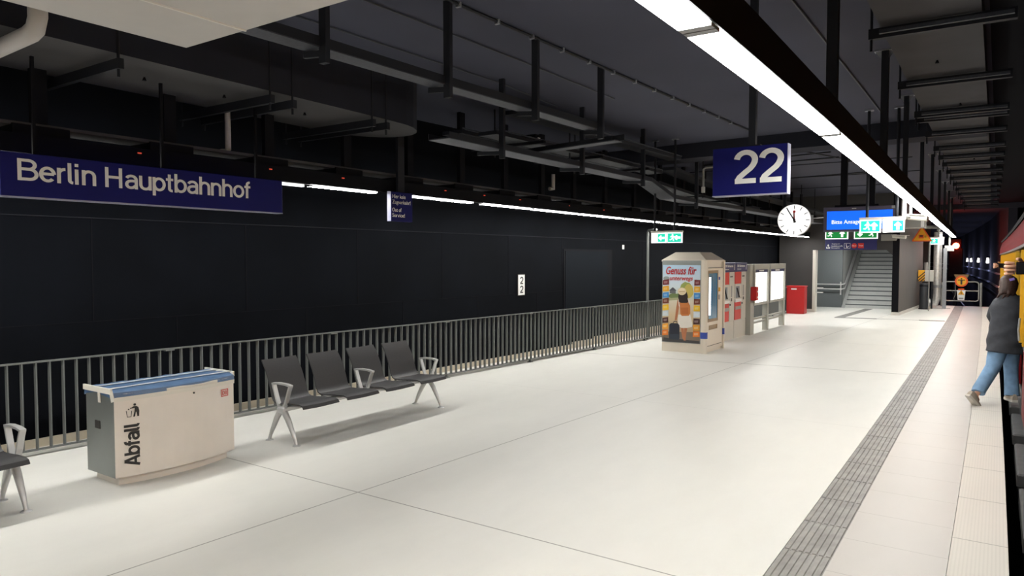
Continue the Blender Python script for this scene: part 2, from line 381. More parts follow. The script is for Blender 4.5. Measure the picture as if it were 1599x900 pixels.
# left partition: panelled, with seams and a door
b = MB(); b.add([(wall_x(Y0), Y0, 0), (wall_x(34), 34, 0), (wall_x(34), 34, 4.1), (wall_x(Y0), Y0, 4.1), (wall_x(Y0) - .2, Y0, 0), (wall_x(34) - .2, 34, 0), (wall_x(34) - .2, 34, 4.1), (wall_x(Y0) - .2, Y0, 4.1)],
      [(0, 1, 2, 3), (5, 4, 7, 6), (3, 2, 6, 7), (0, 4, 5, 1), (0, 3, 7, 4), (1, 5, 6, 2)])
struct(b.build('wall_left', M['navy_wall']))
def on_wall(y, d=0.0): return Vector((wall_x(y) + d, y, 0))
b = MB(); b.bar([on_wall(Y0, .004) + Vector((0, 0, 2.33)), on_wall(26.8, .004) + Vector((0, 0, 2.33))], 0.008, 0.012)
struct(b.build('trim_1', M['seam']))
b = MB(); yj = -8.0; i = 0
while yj < 26.5:
    for z0, z1 in ((0.15, 1.22), (1.24, 2.32)):
        off = 0.0 if z0 < 1 else 0.9
        p = on_wall(yj + off, .002); b.box(p.x, p.x + .003, p.y, p.y + .008, z0, z1)
    yj += 1.8
b.bar([on_wall(Y0, .003) + Vector((0, 0, 1.23)), on_wall(26.8, .003) + Vector((0, 0, 1.23))], 0.004, 0.008)
struct(b.build('trim_2', M['black']))
b = MB()
for ya, yb, h in ((Y0, 13.1, 0.085), (13.1, 14.0, 0.13), (14.0, 26.8, 0.17)):
    p, q = on_wall(ya), on_wall(yb)
    b.add([(p.x, ya, 0), (p.x + .03, ya, 0), (p.x + .03, ya, h), (p.x, ya, h), (q.x, yb, 0), (q.x + .03, yb, 0), (q.x + .03, yb, h), (q.x, yb, h)],
          [(0, 1, 2, 3), (4, 7, 6, 5), (1, 5, 6, 2), (3, 2, 6, 7), (0, 4, 5, 1), (0, 3, 7, 4)])
struct(b.build('baseboard_left', M['cream']))
def wall_panel(name, ya, yb, za, zb, d0, d1, m, parent=None):
    b = MB(); p, q = on_wall(ya), on_wall(yb)
    b.add([(p.x + d0, ya, za), (p.x + d1, ya, za), (p.x + d1, ya, zb), (p.x + d0, ya, zb), (q.x + d0, yb, za), (q.x + d1, yb, za), (q.x + d1, yb, zb), (q.x + d0, yb, zb)],
          [(0, 1, 2, 3), (4, 7, 6, 5), (1, 5, 6, 2), (3, 2, 6, 7), (0, 4, 5, 1), (0, 3, 7, 4)])
    return b.build(name, m, parent)
M['doorgrey'] = mat('dark_door_leaf', (0.0065, 0.0085, 0.012), 0.8, spec=0.08)
d1 = struct(wall_panel('door_1', 12.76, 14.77, 0.18, 2.10, 0.001, 0.012, M['black']))
wall_panel('door_leaf', 12.82, 14.55, 0.19, 2.06, 0.010, 0.022, M['doorgrey'], d1)

# ceiling, downstand beam
struct(MB().box(-9.4, -0.12, Y0, 34.0, 4.1, 4.35).build('ceiling', M['ceiling']))
struct(MB().box(-0.12, 6.0, Y0, 34.0, 4.1, 4.35).build('ceiling_track', M['void']))
b = MB(); b.add([(-8.6, 13.45, 3.82), (-0.2, 12.9, 3.82), (-0.2, 13.5, 3.82), (-8.6, 14.05, 3.82), (-8.6, 13.45, 4.12), (-0.2, 12.9, 4.12), (-0.2, 13.5, 4.12), (-8.6, 14.05, 4.12)],
                [(0, 3, 2, 1), (4, 5, 6, 7), (0, 1, 5, 4), (2, 3, 7, 6), (1, 2, 6, 5), (0, 4, 7, 3)])
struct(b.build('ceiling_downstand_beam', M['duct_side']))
b = MB()
for y in (17.6, 20.4, 23.6): b.box(-7.4, -1.6, y, y + .015, 4.085, 4.102)
struct(b.build('ceiling_joints', M['black']))
# the stair house at the end of the platform
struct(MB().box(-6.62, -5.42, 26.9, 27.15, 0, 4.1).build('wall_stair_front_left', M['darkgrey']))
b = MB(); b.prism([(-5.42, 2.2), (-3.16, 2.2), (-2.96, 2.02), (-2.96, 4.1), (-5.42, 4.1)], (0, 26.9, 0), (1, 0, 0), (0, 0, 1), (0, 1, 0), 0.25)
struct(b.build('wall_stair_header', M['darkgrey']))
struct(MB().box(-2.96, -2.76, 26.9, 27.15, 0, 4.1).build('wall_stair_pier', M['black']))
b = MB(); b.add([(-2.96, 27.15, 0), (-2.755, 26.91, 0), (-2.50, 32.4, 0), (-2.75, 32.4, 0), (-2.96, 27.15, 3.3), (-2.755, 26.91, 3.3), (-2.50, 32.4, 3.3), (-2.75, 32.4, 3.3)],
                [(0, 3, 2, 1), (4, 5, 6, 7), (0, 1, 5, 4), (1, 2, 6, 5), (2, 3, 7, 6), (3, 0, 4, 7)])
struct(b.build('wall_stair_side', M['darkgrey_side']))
b = MB(); b.bar([(-2.735, 26.9, .05), (-2.48, 32.4, .05)], 0.03, 0.10); b.box(-2.97, -2.72, 26.87, 26.9, 0, .1); b.box(-6.0, -5.40, 26.87, 26.9, 0, .1)
struct(b.build('baseboard_stair', M['skirting']))
struct(MB().box(-5.46, -5.36, 26.84, 27.15, 0.0, 2.2).build('trim_3', M['lightgrey']))
struct(MB().box(-6.6, -5.0, 29.9, 30.05, 0, 2.7).build('wall_stair_recess', M['stairdark']))
struct(MB().box(-6.6, -6.5, 27.15, 29.9, 0, 2.7).build('wall_stair_left', M['stairdark']))
struct(MB().box(-5.12, -5.0, 30.06, 39.0, 0, 6.5).build('wall_stair_run', M['stairwall']))
struct(MB().box(-6.6, -2.9, 27.15, 29.5, 2.7, 2.8).build('ceiling_stair', M['stairwall']))
struct(MB().box(-5.1, -2.7, 38.9, 39.0, 0, 6.5).build('wall_stair_top', M['stairwall']))
b = MB(); b.box(-3.16, -3.08, 29.2, 39.0, 0, 6.5)
struct(b.build('wall_stair_right', M['stairwall']))
# trackbed and tunnel beyond
struct(MB().box(0.12, 7.0, Y0, 34, -1.4, -1.2).build('floor_trackbed', M['ballast']))
struct(MB().box(-40, 12, 34, 160, -1.4, -1.2).build('floor_tunnel', M['ballast']))
struct(MB().box(6.0, 6.2, Y0, 34, -1.4, 4.3).build('wall_right', M['void']))
TW = [(0.25, 34.3), (-.01, 36), (-.4, 44), (-.96, 52), (-1.56, 60), (-2.76, 75), (-5.38, 100), (-9.24, 130), (-14.6, 160)]
b = MB(); b.bar([(x + .15, y, 1.2) for x, y in TW], 0.3, 5.4)
struct(b.build('wall_tunnel', M['tunnel']))
struct(MB().box(-40, 12, 159, 160, -1.4, 4.1).build('wall_tunnel_end', M['tunnel']))
struct(MB().box(-40, 12, 34.2, 160, 3.9, 4.1).build('ceiling_tunnel', M['tunnel']))
struct(MB().box(-8.5, -1.9, 33.6, 33.8, -1.2, 0.0).build('wall_platform_end', M['void']))
struct(MB().box(-9.4, 6.2, -9.2, -9.0, -1.4, 4.3).build('wall_behind', M['navy_wall']))
struct(MB().box(-9.4, -5.12, 33.8, 34.0, -1.2, 4.3).build('wall_end_left', M['void']))

# ================================================================== LIGHT LINES
RL = [(-9, -0.93, 2.75), (2.2, -0.942, 2.75), (3.64, -0.96, 2.75), (5.2, -0.979, 2.75), (8.57, -1.042, 2.75), (11.7, -1.093, 2.75), (33.7, -1.52, 2.75)]
LL = [(-9, -6.72, 2.75), (12.3, -6.73, 2.75), (16, -6.36, 2.71), (22.0, -5.76, 2.65), (26.6, -5.58, 2.645)]
def line_pts(t, ya, yb, dz=0.0, dx=0.0, step=1.5):
    n = max(1, int((yb - ya) / step)); out = []
    for i in range(n + 1):
        y = ya + (yb - ya) * i / n; x, z = lerp_table(t, y); out.append((x + dx, y, z + dz))
    return out
# right trunking with hangers
t = thing('light_trunking', 'long black lighting trunk hung above the tactile strip, running to the red signal', 'light trunking', (-0.95, 3.0, 2.76))
def rel(pts, o): return [tuple(Vector(p) - Vector(o)) for p in pts]
o = t.location
MB().bar(rel(line_pts(RL, -9, 33.7, 0.115), o), 0.13, 0.19).build('trunk_body', M['black'], t)
def hanger(parent, x, y, za, zb, wdt=0.065, m=None, flange=True):
    b = MB(); b.box(x - wdt / 2, x + wdt / 2, y - wdt / 2, y + wdt / 2, za, zb)
    p = b.build('hanger_post', m or M['steel_dark'], parent)
    if flange:
        b = MB(); b.box(x - wdt * 1.5, x + wdt * 1.5, y - wdt * .7, y + wdt * .7, zb - .012, zb)
        for sx in (-1, 1): b.add([(x + sx * wdt * .5, y - .01, zb - .012), (x + sx * wdt * 1.4, y - .01, zb - .012), (x + sx * wdt * .5, y - .01, zb - .09)], [(0, 1, 2)])
        b.build('flange', M['galv'], p)
    return p
for y in (2.6, 5.35, 8.5, 11.0, 14.2, 17.4, 20.6, 23.8, 27.0, 30.2):
    x, z = lerp_table(RL, y)
    hanger(t, x - o.x, y - o.y, 2.95 - o.z, 4.1 - o.z, 0.07 if y < 9 else .06)
segs = [-8.2, -5.5, -2.8, -.1, 2.62, 5.32, 8.1, 11.0, 13.7, 16.4, 19.1, 21.8, 24.5, 27.2, 29.9, 33.5]
def luminaire(name, table, ya, yb, label, group, wdt, m_end):
    x, z = lerp_table(table, (ya + yb) / 2); o = Vector((x, (ya + yb) / 2, z))
    t = thing(name, label, 'light', tuple(o), 0, group)
    e = 0.05
    MB().bar(rel(line_pts(table, ya + e, yb - e, 0.006), o), wdt, 0.012).build('diffuser', M['tube'] if table is RL else M['tube_left'], t)
    for p, q in ((ya + .005, ya + e), (yb - e, yb - .005)): MB().bar(rel(line_pts(table, p, q, 0.006), o), wdt, 0.014).build('end_plate', m_end, t)
    return t
ordn = ['over the camera', 'nearest in view, at the top edge', 'crossing above the platform number sign', 'just behind the second hanger post', 'above the big platform number sign',
        'just before the ceiling downstand beam', 'just past the ceiling downstand beam', 'beside the blue display', 'past the blue display', 'seventh in view from the near end', 'eighth in view from the near end', 'beside the stair house front', 'near the yellow warning triangle', 'above the silver pipe', 'farthest, ending by the red signal']
for i, (a, c) in enumerate(zip(segs, segs[1:])):
    if i < 3:
        lab, g = 'right-hand tube light, out of sight behind and above the camera', 'right tube lights behind the camera'
    else:
        k = i - 3
        lab = ['right-hand tube light, nearest in view at the top edge of the photo',
               'right-hand tube light, second from the near end, after the grey end plate',
               'right-hand tube light, third from the near end, up and right of the big 22 sign',
               'right-hand tube light, fourth from the near end, right of the clock',
               'right-hand tube light, fifth from the near end, over the blue display',
               'right-hand tube light, sixth from the near end',
               'right-hand tube light, seventh from the near end',
               'right-hand tube light, fifth from the signal end', 'right-hand tube light, fourth from the signal end',
               'right-hand tube light, third from the signal end', 'right-hand tube light, second from the signal end',
               'right-hand tube light, farthest, ending beside the red signal'][min(k, 11)]
        g = 'tube lights of the right-hand line'
    luminaire('tube_light', RL, a, c, lab, g, 0.125, M['galv'])
# left trunking
t = thing('light_trunking', 'black lighting trunk with ledge along the dark wall above the railing', 'light trunking', (-6.7, 6.0, 2.76)); o = t.location
MB().bar(rel(line_pts(LL, -9, 26.6, 0.10), o), 0.14, 0.16).build('trunk_body', M['black'], t)
MB().bar(rel(line_pts(LL, -9, 26.6, 0.27, -0.16), o), 0.34, 0.03).build('ledge', M['duct'], t)
y = -3.0
while y < 26:
    x, z = lerp_table(LL, y)
    b = MB(); b.box(x - .34 - o.x, x + .03 - o.x, y - .22 - o.y, y + .22 - o.y, z + .17 - o.z, z + .265 - o.z); b.box(x - .06 - o.x, x + .0 - o.x, y - .06 - o.y, y + .06 - o.y, z + .28 - o.z, (3.5 if y < 6.9 else 4.1) - o.z)
    b.build('hanger_post', M['black'], t); y += 1.15
lsegs = [(-8, -6.2), (-6.2, -4.4), (-4.4, -2.6), (-2.6, -.8), (-.8, 1.0), (1.0, 2.3), (2.3, 5.0), (5.55, 6.70), (7.22, 8.75), (8.92, 10.4), (10.4, 12.05), (12.05, 13.75), (13.75, 15.4), (15.4, 17.2), (17.2, 19.2), (19.2, 21.3), (21.3, 23.6), (23.6, 26.55)]
llabs = {5: 'left-hand tube light, glowing at the left photo edge beside the station name sign', 6: 'left-hand tube light hidden behind the station name sign', 7: 'left-hand tube light between the station name sign and the small out of service sign', 8: 'left-hand tube light just right of the small out of service sign', 9: 'left-hand tube light, second right of the service sign', 10: 'left-hand tube light, third right of the service sign', 11: 'left-hand tube light, fourth right of the service sign', 12: 'left-hand tube light behind the left hanging exit sign posts', 13: 'left-hand tube light just right of the hanging exit sign posts', 14: 'left-hand tube light, fourth from its far end', 15: 'left-hand tube light, third from its far end', 16: 'left-hand tube light, second from its far end left of the clock', 17: 'left-hand tube light, farthest, passing behind the clock'}
for i, (a, c) in enumerate(lsegs):
    luminaire('tube_light', LL, a, c, llabs.get(i, 'left-hand tube light, out of sight beyond the left photo edge'), 'tube lights of the left-hand line' if i > 4 else 'left tube lights out of frame', 0.11, M['black'])
tag(MB().bar(rel(line_pts(LL, 5.0, 5.5, 0.0), (-6.72, 5.25, 2.75)), 0.05, 0.03).build('light_connector', M['stub_glow'], None, (-6.72, 5.25, 2.75)), 'thin unlit connector stub, pale by added glow, right of the station name sign', 'light connector')
for k, (y, lab) in enumerate([(3.55, 'leftmost over the name sign'), (5.0, 'over the name sign right end'), (6.05, 'left of the out of service sign'), (8.0, 'first right of the service sign'), (8.95, 'second right of the service sign'), (9.95, 'third right of the service sign'), (11.6, 'fourth right of the service sign'), (12.9, 'rightmost of the row')]):
    x, z = lerp_table(LL, y)
    tag(MB().box(-.008, .006, -.016, .016, -.005, .005).build('indicator_lamp', M['ledred'], None, (x + .077, y, z + .135)), 'tiny red lamp on the left light trunk, ' + lab, 'indicator lamp', 'red indicator lamps')

# ================================================================== RAILING
t = thing('railing', 'long grey steel railing of vertical bars along the dark left wall', 'railing', (fence_x(8), 8, 0)); o = t.location
def fl(y, z): return (fence_x(y) - o.x, y - o.y, z)
MB().bar([fl(-6, .905), fl(25.5, .905)], 0.05, 0.014).build('top_rail', M['rail'], t)
MB().bar([fl(-6, .055), fl(25.5, .055)], 0.045, 0.012).build('bottom_rail', M['rail'], t)
def bar_box(b, y): b.bar([fl(y, .06), fl(y, .90)], 0.04, 0.011, ref=(-0.0715, 1, 0))
ys = [-5.95 + 0.118 * i for i in range(266)]
vis = [y for y in ys if y > 2.5]
near = vis[:99]
for y in near:
    b = MB(); bar_box(b, y); b.build('railing_bar', M['rail'], t)
b = MB()
for y in ys:
    if y not in near: bar_box(b, y)
q = b.build('railing_bars', M['rail'], t); q['kind'] = 'stuff'
for y in (2.1, 4.3, 6.5, 8.7, 10.9, 13.1, 15.3, 17.5, 19.7, 21.9, 24.1):
    b = MB(); b.bar([fl(y, -.0), fl(y, .06)], 0.05, 0.03, ref=(-0.0715, 1, 0)); b.box(fl(y, 0)[0] - .04, fl(y, 0)[0] + .04, y - o.y - .04, y - o.y + .04, 0, .01)
    b.box(fl(y, 0)[0] - .015, fl(y, 0)[0] + .03, y - o.y - .05, y - o.y + .05, .885, .90)
    b.build('foot_plate', M['rail'], t)
tag(MB().tube([(0, 0, 0), (0, 0, 2.52), (.02, 0, 2.56), (.32, -.25, 2.56)], 0.03, 10).build('grey_post', M['rail'], None, (-6.82, 15.6, 0.0), True), 'slim grey post rising beside the railing near the vending machine', 'post')

# ================================================================== BENCHES
def make_bench(label):
    t = thing('bench', label, 'bench', (-6.05, 5.79, 0))
    MB().box(-.03, .03, -1.17, 1.17, .325, .372, None, .008).build('beam', M['alu'], t)
    for i in range(4):
        cy = -0.885 + 0.59 * i
        prof = [(.30, .375), (.285, .398), (.24, .408), (.1, .402), (-.05, .39), (-.14, .388)]
        bp = [(-.145, .392), (-.185, .41), (-.215, .46), (-.245, .56), (-.285, .66), (-.335, .75), (-.385, .82)]
        def shell(prof, hw0, hw1):
            top, bot = [], []
            n = len(prof); rings = []
            for j, (x, z) in enumerate(prof):
                dx = prof[min(j + 1, n - 1)][0] - prof[max(j - 1, 0)][0]; dz = prof[min(j + 1, n - 1)][1] - prof[max(j - 1, 0)][1]
                L = sqrt(dx * dx + dz * dz); nx, nz = -dz / L * .014, dx / L * .014
                hw = hw0 + (hw1 - hw0) * j / (n - 1)
                rings.append([(x, cy - hw, z), (x, cy - hw * .5, z - .004), (x, cy, z - .006), (x, cy + hw * .5, z - .004), (x, cy + hw, z), (x - nx, cy + hw, z - nz), (x - nx, cy, z - nz - .006), (x - nx, cy - hw, z - nz)])
            return MB().loft(rings)
        shell(prof, .235, .232).build('seat', M['seat'], t, smooth=True)
        shell(bp, .232, .222).build('backrest', M['seat'], t, smooth=True)
        b = MB(); 
        for s in (-.15, .15): b.bar([(-.17, cy + s, .375), (0, cy + s, .362), (.2, cy + s, .38)], .03, .018)
        b.build('seat_bracket', M['alu'], t)
    for y in (-1.14, 1.12):
        f = MB().box(-.06, .06, y - .03, y + .03, .30, .375, None, .012).build('leg_frame', M['alu'], t)
        for sx in (-1, 1):
            MB().tube([(sx * .03, y, .33), (sx * .09, y, .25), (sx * .17, y, .11), (sx * .195, y, .06), (sx * .215, y, .012)], [.034, .03, .022, .018, .016], 10).build('leg', M['alu'], f, smooth=True)
            MB().tube([(sx * .217, y, 0.0), (sx * .217, y, .008), (sx * .217, y, .016)], [.042, .038, .016], 14).build('foot', M['alu'], f, smooth=True)
    for y in (-1.13, .015, 1.145):
        b = MB()
        b.bar([(.02, y, .36), (.065, y, .45), (.10, y, .545), (.125, y, .596)], .045, .018, ref=(1, 0, 0))
        b.bar([(-.05, y, .36), (-.09, y, .45), (-.125, y, .545), (-.145, y, .6)], .045, .018, ref=(1, 0, 0))
        b.bar([(-.155, y, .602), (-.06, y, .612), (.06, y, .610), (.135, y, .598)], .045, .018)
        b.build('armrest', M['alu'], t)
    return t
def children(o): return [c for c in bpy.data.objects if c.parent == o]
def dup(root, loc, rz=None, label=None, group=None):
    def rec(o, par):
        c = o.copy(); C.objects.link(c)
        if par: c.parent = par
        for ch in kids.get(o.name, []): rec(ch, c)
        return c
    kids = {}
    for ob in list(bpy.data.objects):
        if ob.parent: kids.setdefault(ob.parent.name, []).append(ob)
    r = rec(root, None); r.location = loc
    if rz is not None: r.rotation_euler = (0, 0, rz)
    if label: r['label'] = label
    if group: r['group'] = group
    return r
bench = make_bench('dark four-seat metal bench with aluminium legs, standing right of the waste bin'); bench['group'] = 'waiting benches'
dup(bench, (-6.20, 1.16, 0), None, 'dark four-seat metal bench cut off by the left photo edge, left of the waste bin', 'waiting benches')

# ================================================================== WASTE BIN
t = thing('waste_bin', 'brushed steel waste bin lettered Abfall with blue film taped over its top', 'waste bin', (-6.2, 3.5, 0))
BL = 0.555
def bulge(y): return 0.20 + 0.085 * (1 - (y / BL) ** 2)
def bin_ring(z, s=0.0, top=0.0):
    pts = [(-.27 + s, -BL + s, z), ]
    pts += [(bulge(-BL + 2 * BL * i / 12) - s, (-BL + 2 * BL * i / 12) * (BL - s) / BL, z) for i in range(13)]
    pts += [(-.27 + s, BL - s, z)]
    return pts
def top_z(x, y): return 0.80
b = MB(); b.loft([bin_ring(0.0, .05), bin_ring(.075, .05)]); b.build('plinth', M['steel'], t)
b = MB(); r0, r1 = bin_ring(.075), bin_ring(.775)
n = len(r0)
for i in range(n):
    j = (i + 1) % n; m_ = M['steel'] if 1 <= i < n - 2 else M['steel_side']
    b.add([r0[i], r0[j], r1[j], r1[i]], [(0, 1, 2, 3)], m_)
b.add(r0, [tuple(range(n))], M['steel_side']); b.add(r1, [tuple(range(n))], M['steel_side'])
b.build('body', None, t)
# film over the top: rises slightly in the middle, hangs over the front with a curved hem
b = MB(); N = 20; rings = []
for i in range(N + 1):
    y = -BL - .008 + (2 * BL + .016) * i / N; k = 1 - (y / (BL + .008)) ** 2
    xf = bulge(max(-BL, min(BL, y))) + .008; w1 = .012 * sin(i * 1.7)
    rings.append([(-.283, y, .73), (-.278, y, .795), (-.20, y, .812 + w1 * .3), (-.06, y, .806 - abs(w1) * .4), (.07, y, .814), (xf - .07, y, .806 + w1 * .5), (xf - .012, y, .79), (xf, y, .735 + .015 * k + w1 * .3),
                  (xf - .006, y, .74), (-.10, y, .77), (-.274, y, .74)])
b.loft(rings); b.build('plastic_film', M['bag'], t, smooth=True)
b = MB(); pts = []
for i in range(N + 1):
    y = -BL + 2 * BL * i / N; k = 1 - (y / BL) ** 2; pts.append((bulge(y) + .011, y, .732 + .008 * k))
b.bar(pts, .006, .035, ref=(0, 0, 1))
b.bar([(.13, -BL - .01, .818), (.13, BL + .01, .82)], .02, .004); b.bar([(-.1, -BL - .01, .816), (-.1, BL + .01, .818)], .018, .004)
b.bar([(-.28, -BL - .012, .80), (.19, -BL - .012, .80)], .014, .045); b.bar([(.18, -BL - .012, .80), (.21, -BL - .012, .72)], .05, .006, ref=(0, 1, 0)); b.bar([(-.02, -BL - .012, .79), (-.02, -BL - .010, .69)], .035, .006, ref=(0, 1, 0))
b.bar([(-.28, BL + .012, .80), (.19, BL + .012, .80)], .014, .045)
pts = []
for i in range(9):
    y = -.15 + .5 * i / 8; pts.append((bulge(y) + .006, y, .762 + .004 * sin(i)))
b.bar(pts, .006, .03, ref=(0, 0, 1))
b.build('tape', M['tape'], t)
warp = lambda p: Vector((bulge(p.y) + .004, p.y, p.z))
stroke_text('lettering', 'Abfall', M['print'], t, (.3, -.375, .16), dict(U=(0, 0, 1), V=(0, -1, 0), W=(1, 0, 0)), .40, .115, .17, warp=warp)
b = MB()
def flat_on(b, poly, y0, z0, s):
    P = [(y0 + u * s, z0 + v * s) for u, v in poly]
    b.add([(bulge(y) + .004, y, z) for y, z in P] + [(bulge(y) + .006, y, z) for y, z in P], [tuple(range(len(P))), tuple(range(2 * len(P) - 1, len(P) - 1, -1))] + [(i, (i + 1) % len(P), len(P) + (i + 1) % len(P), len(P) + i) for i in range(len(P))])
S = .11; py, pz = -.475, .575
flat_on(b, circ(.09, 12, .62, .92), py, pz, S)
flat_on(b, [(.5, .78), (.72, .8), (.86, .7), (.92, .42), (.9, 0), (.78, 0), (.74, .35), (.68, .35), (.62, 0), (.5, 0), (.6, .4), (.62, .66), (.3, .70), (.3, .62)], py, pz, S)
flat_on(b, [(.02, .5), (.06, .5), (.12, .04), (.34, .04), (.38, .46), (.42, .46), (.37, 0), (.09, 0)], py, pz, S)
flat_on(b, circ(.05, 8, .2, .6), py, pz, S)
b.build('pictogram', M['print'], t)
b = MB()
def frame_poly(b, y0, y1, z0, z1, w_):
    for a in ((y0, y1, z0, z0 + w_), (y0, y1, z1 - w_, z1), (y0, y0 + w_, z0, z1), (y1 - w_, y1, z0, z1)): flat_on(b, [(a[0], a[2]), (a[1], a[2]), (a[1], a[3]), (a[0], a[3])], 0, 0, 1)
frame_poly(b, .395, .48, .61, .676, .006); b.build('logo_frame', M['dbred'], t)
text_part('logo_lettering', 'DB', M['dbred'], t, (.3, .41, .625), FX, width=.055, height=.036, bold=.0, warp=warp)
b = MB(); b.tube([(bulge(.1) , .1, .70), (bulge(.1) + .006, .1, .70)], .009, 10); b.build('lock', M['print'], t)
b = MB(); b.box(-.12, -.03, -BL - .006, -BL + .01, .46, .53, None, .004); b.build('side_handle', M['print'], t)

# ================================================================== VENDING MACHINE
VX0, VX1, VY0, VY1 = -5.71, -4.80, 13.80, 14.93
t = thing('vending_machine', 'beige snack vending machine with a large travel poster on its end', 'vending machine', ((VX0 + VX1) / 2, (VY0 + VY1) / 2, 0)); o = t.location
lx0, lx1, ly0, ly1 = VX0 - o.x, VX1 - o.x, VY0 - o.y, VY1 - o.y
MB().box(lx0, lx1 - .03, ly0 + .01, ly1, 0, 1.85).build('body', M['beige'], t)
b = MB(); rr = lambda i, z: [(lx0 - .01 + i, ly0 - .01 + i, z), (lx1 + .01 - i, ly0 - .01 + i, z), (lx1 + .01 - i, ly1 + .01 - i, z), (lx0 - .01 + i, ly1 + .01 - i, z)]
b.loft([rr(0, 1.84), rr(0, 1.87), rr(.2, 2.02), rr(.215, 2.03)]); b.build('roof', M['beige'], t)
for cx, cy in ((lx1, ly0), (lx1, ly1)):
    b = MB()
    poly = [(cx - .08, cy - .03), (cx - .02, cy - .035), (cx + .02, cy - .02), (cx + .035, cy + .02), (cx + .03, cy + .06), (cx - .06, cy + .06)] if cy < 0 else [(cx - .06, cy - .06), (cx + .03, cy - .06), (cx + .035, cy - .02), (cx + .02, cy + .02), (cx - .02, cy + .035), (cx - .08, cy + .03)]
    b.loft([[(x, y, z) for x, y in poly] for z in (0, 1.86)]); p = b.build('corner_column', M['beige'], t)
    b = MB(); b.loft([[(x * 1.0 + (x - cx + .02) * .06, y + (y - cy) * .06, z) for x, y in poly] for z in (.30, .43)]); b.build('blue_band', M['band'], p)
# door side (+x)
b = MB(); b.box(lx1 - .03, lx1 + .002, ly0 + .07, ly1 - .07, .06, 1.70); d = b.build('door', M['beige'], t)
b = MB(); b.box(lx1, lx1 + .012, ly0 + .12, ly0 + .17, .66, 1.62); b.box(lx1, lx1 + .012, ly0 + .70, ly0 + .74, .66, 1.62); b.box(lx1, lx1 + .012, ly0 + .12, ly0 + .74, 1.6, 1.66); b.box(lx1, lx1 + .012, ly0 + .12, ly0 + .74, .62, .68)
b.build('window_frame', M['beige_dark'], d)
b = MB(); b.box(lx1, lx1 + .006, ly0 + .17, ly0 + .70, .68, 1.60); wn = b.build('window', M['glass_blue'], d)
b = MB(); b.box(lx1 + .006, lx1 + .009, ly0 + .19, ly0 + .30, .76, 1.52); b.build('inside_lamp', M['glow_white'], wn)
b = MB()
for k in range(14): b.box(lx1 + .006, lx1 + .0085, ly0 + .30, ly0 + .325, .78 + k * .052, .80 + k * .052)
for k in range(4): b.box(lx1 + .006, lx1 + .008, ly0 + .42 + .06 * k, ly0 + .43 + .06 * k, .7, 1.58)
b.build('lamp_grille', M['screen'], wn)
b = MB(); b.box(lx1, lx1 + .008, ly0 + .22, ly0 + .72, .46, .55); b.box(lx1 + .008, lx1 + .012, ly0 + .66, ly0 + .72, .46, .55, M['print']); b.mats[0] = M['beige_dark']
b.build('retrieval_flap', None, d)
b = MB(); b.box(lx1, lx1 + .012, ly0 + .80, ly0 + .86, 1.46, 1.52, M['band']); b.box(lx1, lx1 + .02, ly0 + .80, ly0 + .86, 1.22, 1.30, M['yellow']); b.box(lx1, lx1 + .012, ly0 + .8, ly0 + .86, 1.05, 1.15, M['grey']); b.build('coin_panel', None, d)
b = MB(); b.box(lx1, lx1 + .005, ly0 + .12, ly1 - .12, .13, .14); b.box(lx1, lx1 + .005, ly0 + .08, ly1 - .08, 1.705, 1.715); b.build('door_gap', M['print'], d)
# poster end (-y)
PW, PH, PZ = 0.79, 1.57, 0.20; PX = lx0 + .02
b = MB(); b.box(PX - .015, PX + PW + .015, ly0 - .012, ly0 + .012, PZ - .01, PZ + PH + .09); b.build('poster_case', M['steel_side'], t)
def grad_mat(name, stops, z0, z1):
    m = mat(name, (1, 1, 1), 0.3); nt = m.node_tree; tc = nt.nodes.new('ShaderNodeTexCoord'); sp = nt.nodes.new('ShaderNodeSeparateXYZ'); mr = nt.nodes.new('ShaderNodeMapRange'); r = nt.nodes.new('ShaderNodeValToRGB')
    nt.links.new(tc.outputs['Object'], sp.inputs[0]); nt.links.new(sp.outputs[2], mr.inputs[0]); mr.inputs[1].default_value = z0; mr.inputs[2].default_value = z1
    nt.links.new(mr.outputs[0], r.inputs[0])
    while len(r.color_ramp.elements) < len(stops): r.color_ramp.elements.new(0.5)
    for e, (p, c) in zip(r.color_ramp.elements, stops): e.position = p; e.color = (*s2l(*c), 1)
    nt.links.new(r.outputs[0], nt.nodes['Principled BSDF'].inputs['Base Color'])
    return m
M['poster_bg'] = grad_mat('poster_print', [(0, (70, 66, 64)), (.04, (96, 84, 72)), (.10, (172, 148, 118)), (.35, (204, 182, 148)), (.52, (214, 204, 184)), (.60, (196, 202, 190)), (.72, (214, 226, 232)), (1, (186, 214, 236))], PZ, PZ + PH)
b = MB(); b.box(PX, PX + PW, ly0 - .016, ly0 - .012, PZ, PZ + PH); poster = b.build('poster', M['poster_bg'], t)
def pc(x, y):
    f = (y - 130) / 655.0; L = 63 + 12 * f; R = 375 + 13 * f
    return ((x - L) / (R - L) * PW, (785 - y) / 655.0 * PH)
def pm(name, c): return mat('print_' + name, s2l(*c), 0.35)
pic = MB(); layer = [0]
def pp(pts, m, raw=False):
    layer[0] += 1; P = [pc(*p) for p in pts]
    P = [(min(max(u, 0), PW), min(max(v, 0), PH)) for u, v in P]
    pic.prism(P, (PX, ly0 - .0161 - .0002 * layer[0], PZ), FY['U'], FY['V'], FY['W'], .0002, m)
def blob(cx, cy, rx, ry, m, n=16, jag=0.0): pp([(cx + rx * (1 + jag * sin(5 * a)) * cos(a), cy + ry * (1 + jag * cos(7 * a)) * sin(a)) for a in [2 * pi * i / n for i in range(n)]], m)
g1, g2, g3 = pm('leaf', (150, 164, 88)), pm('leaf_dark', (110, 128, 80)), pm('meadow', (168, 166, 128))
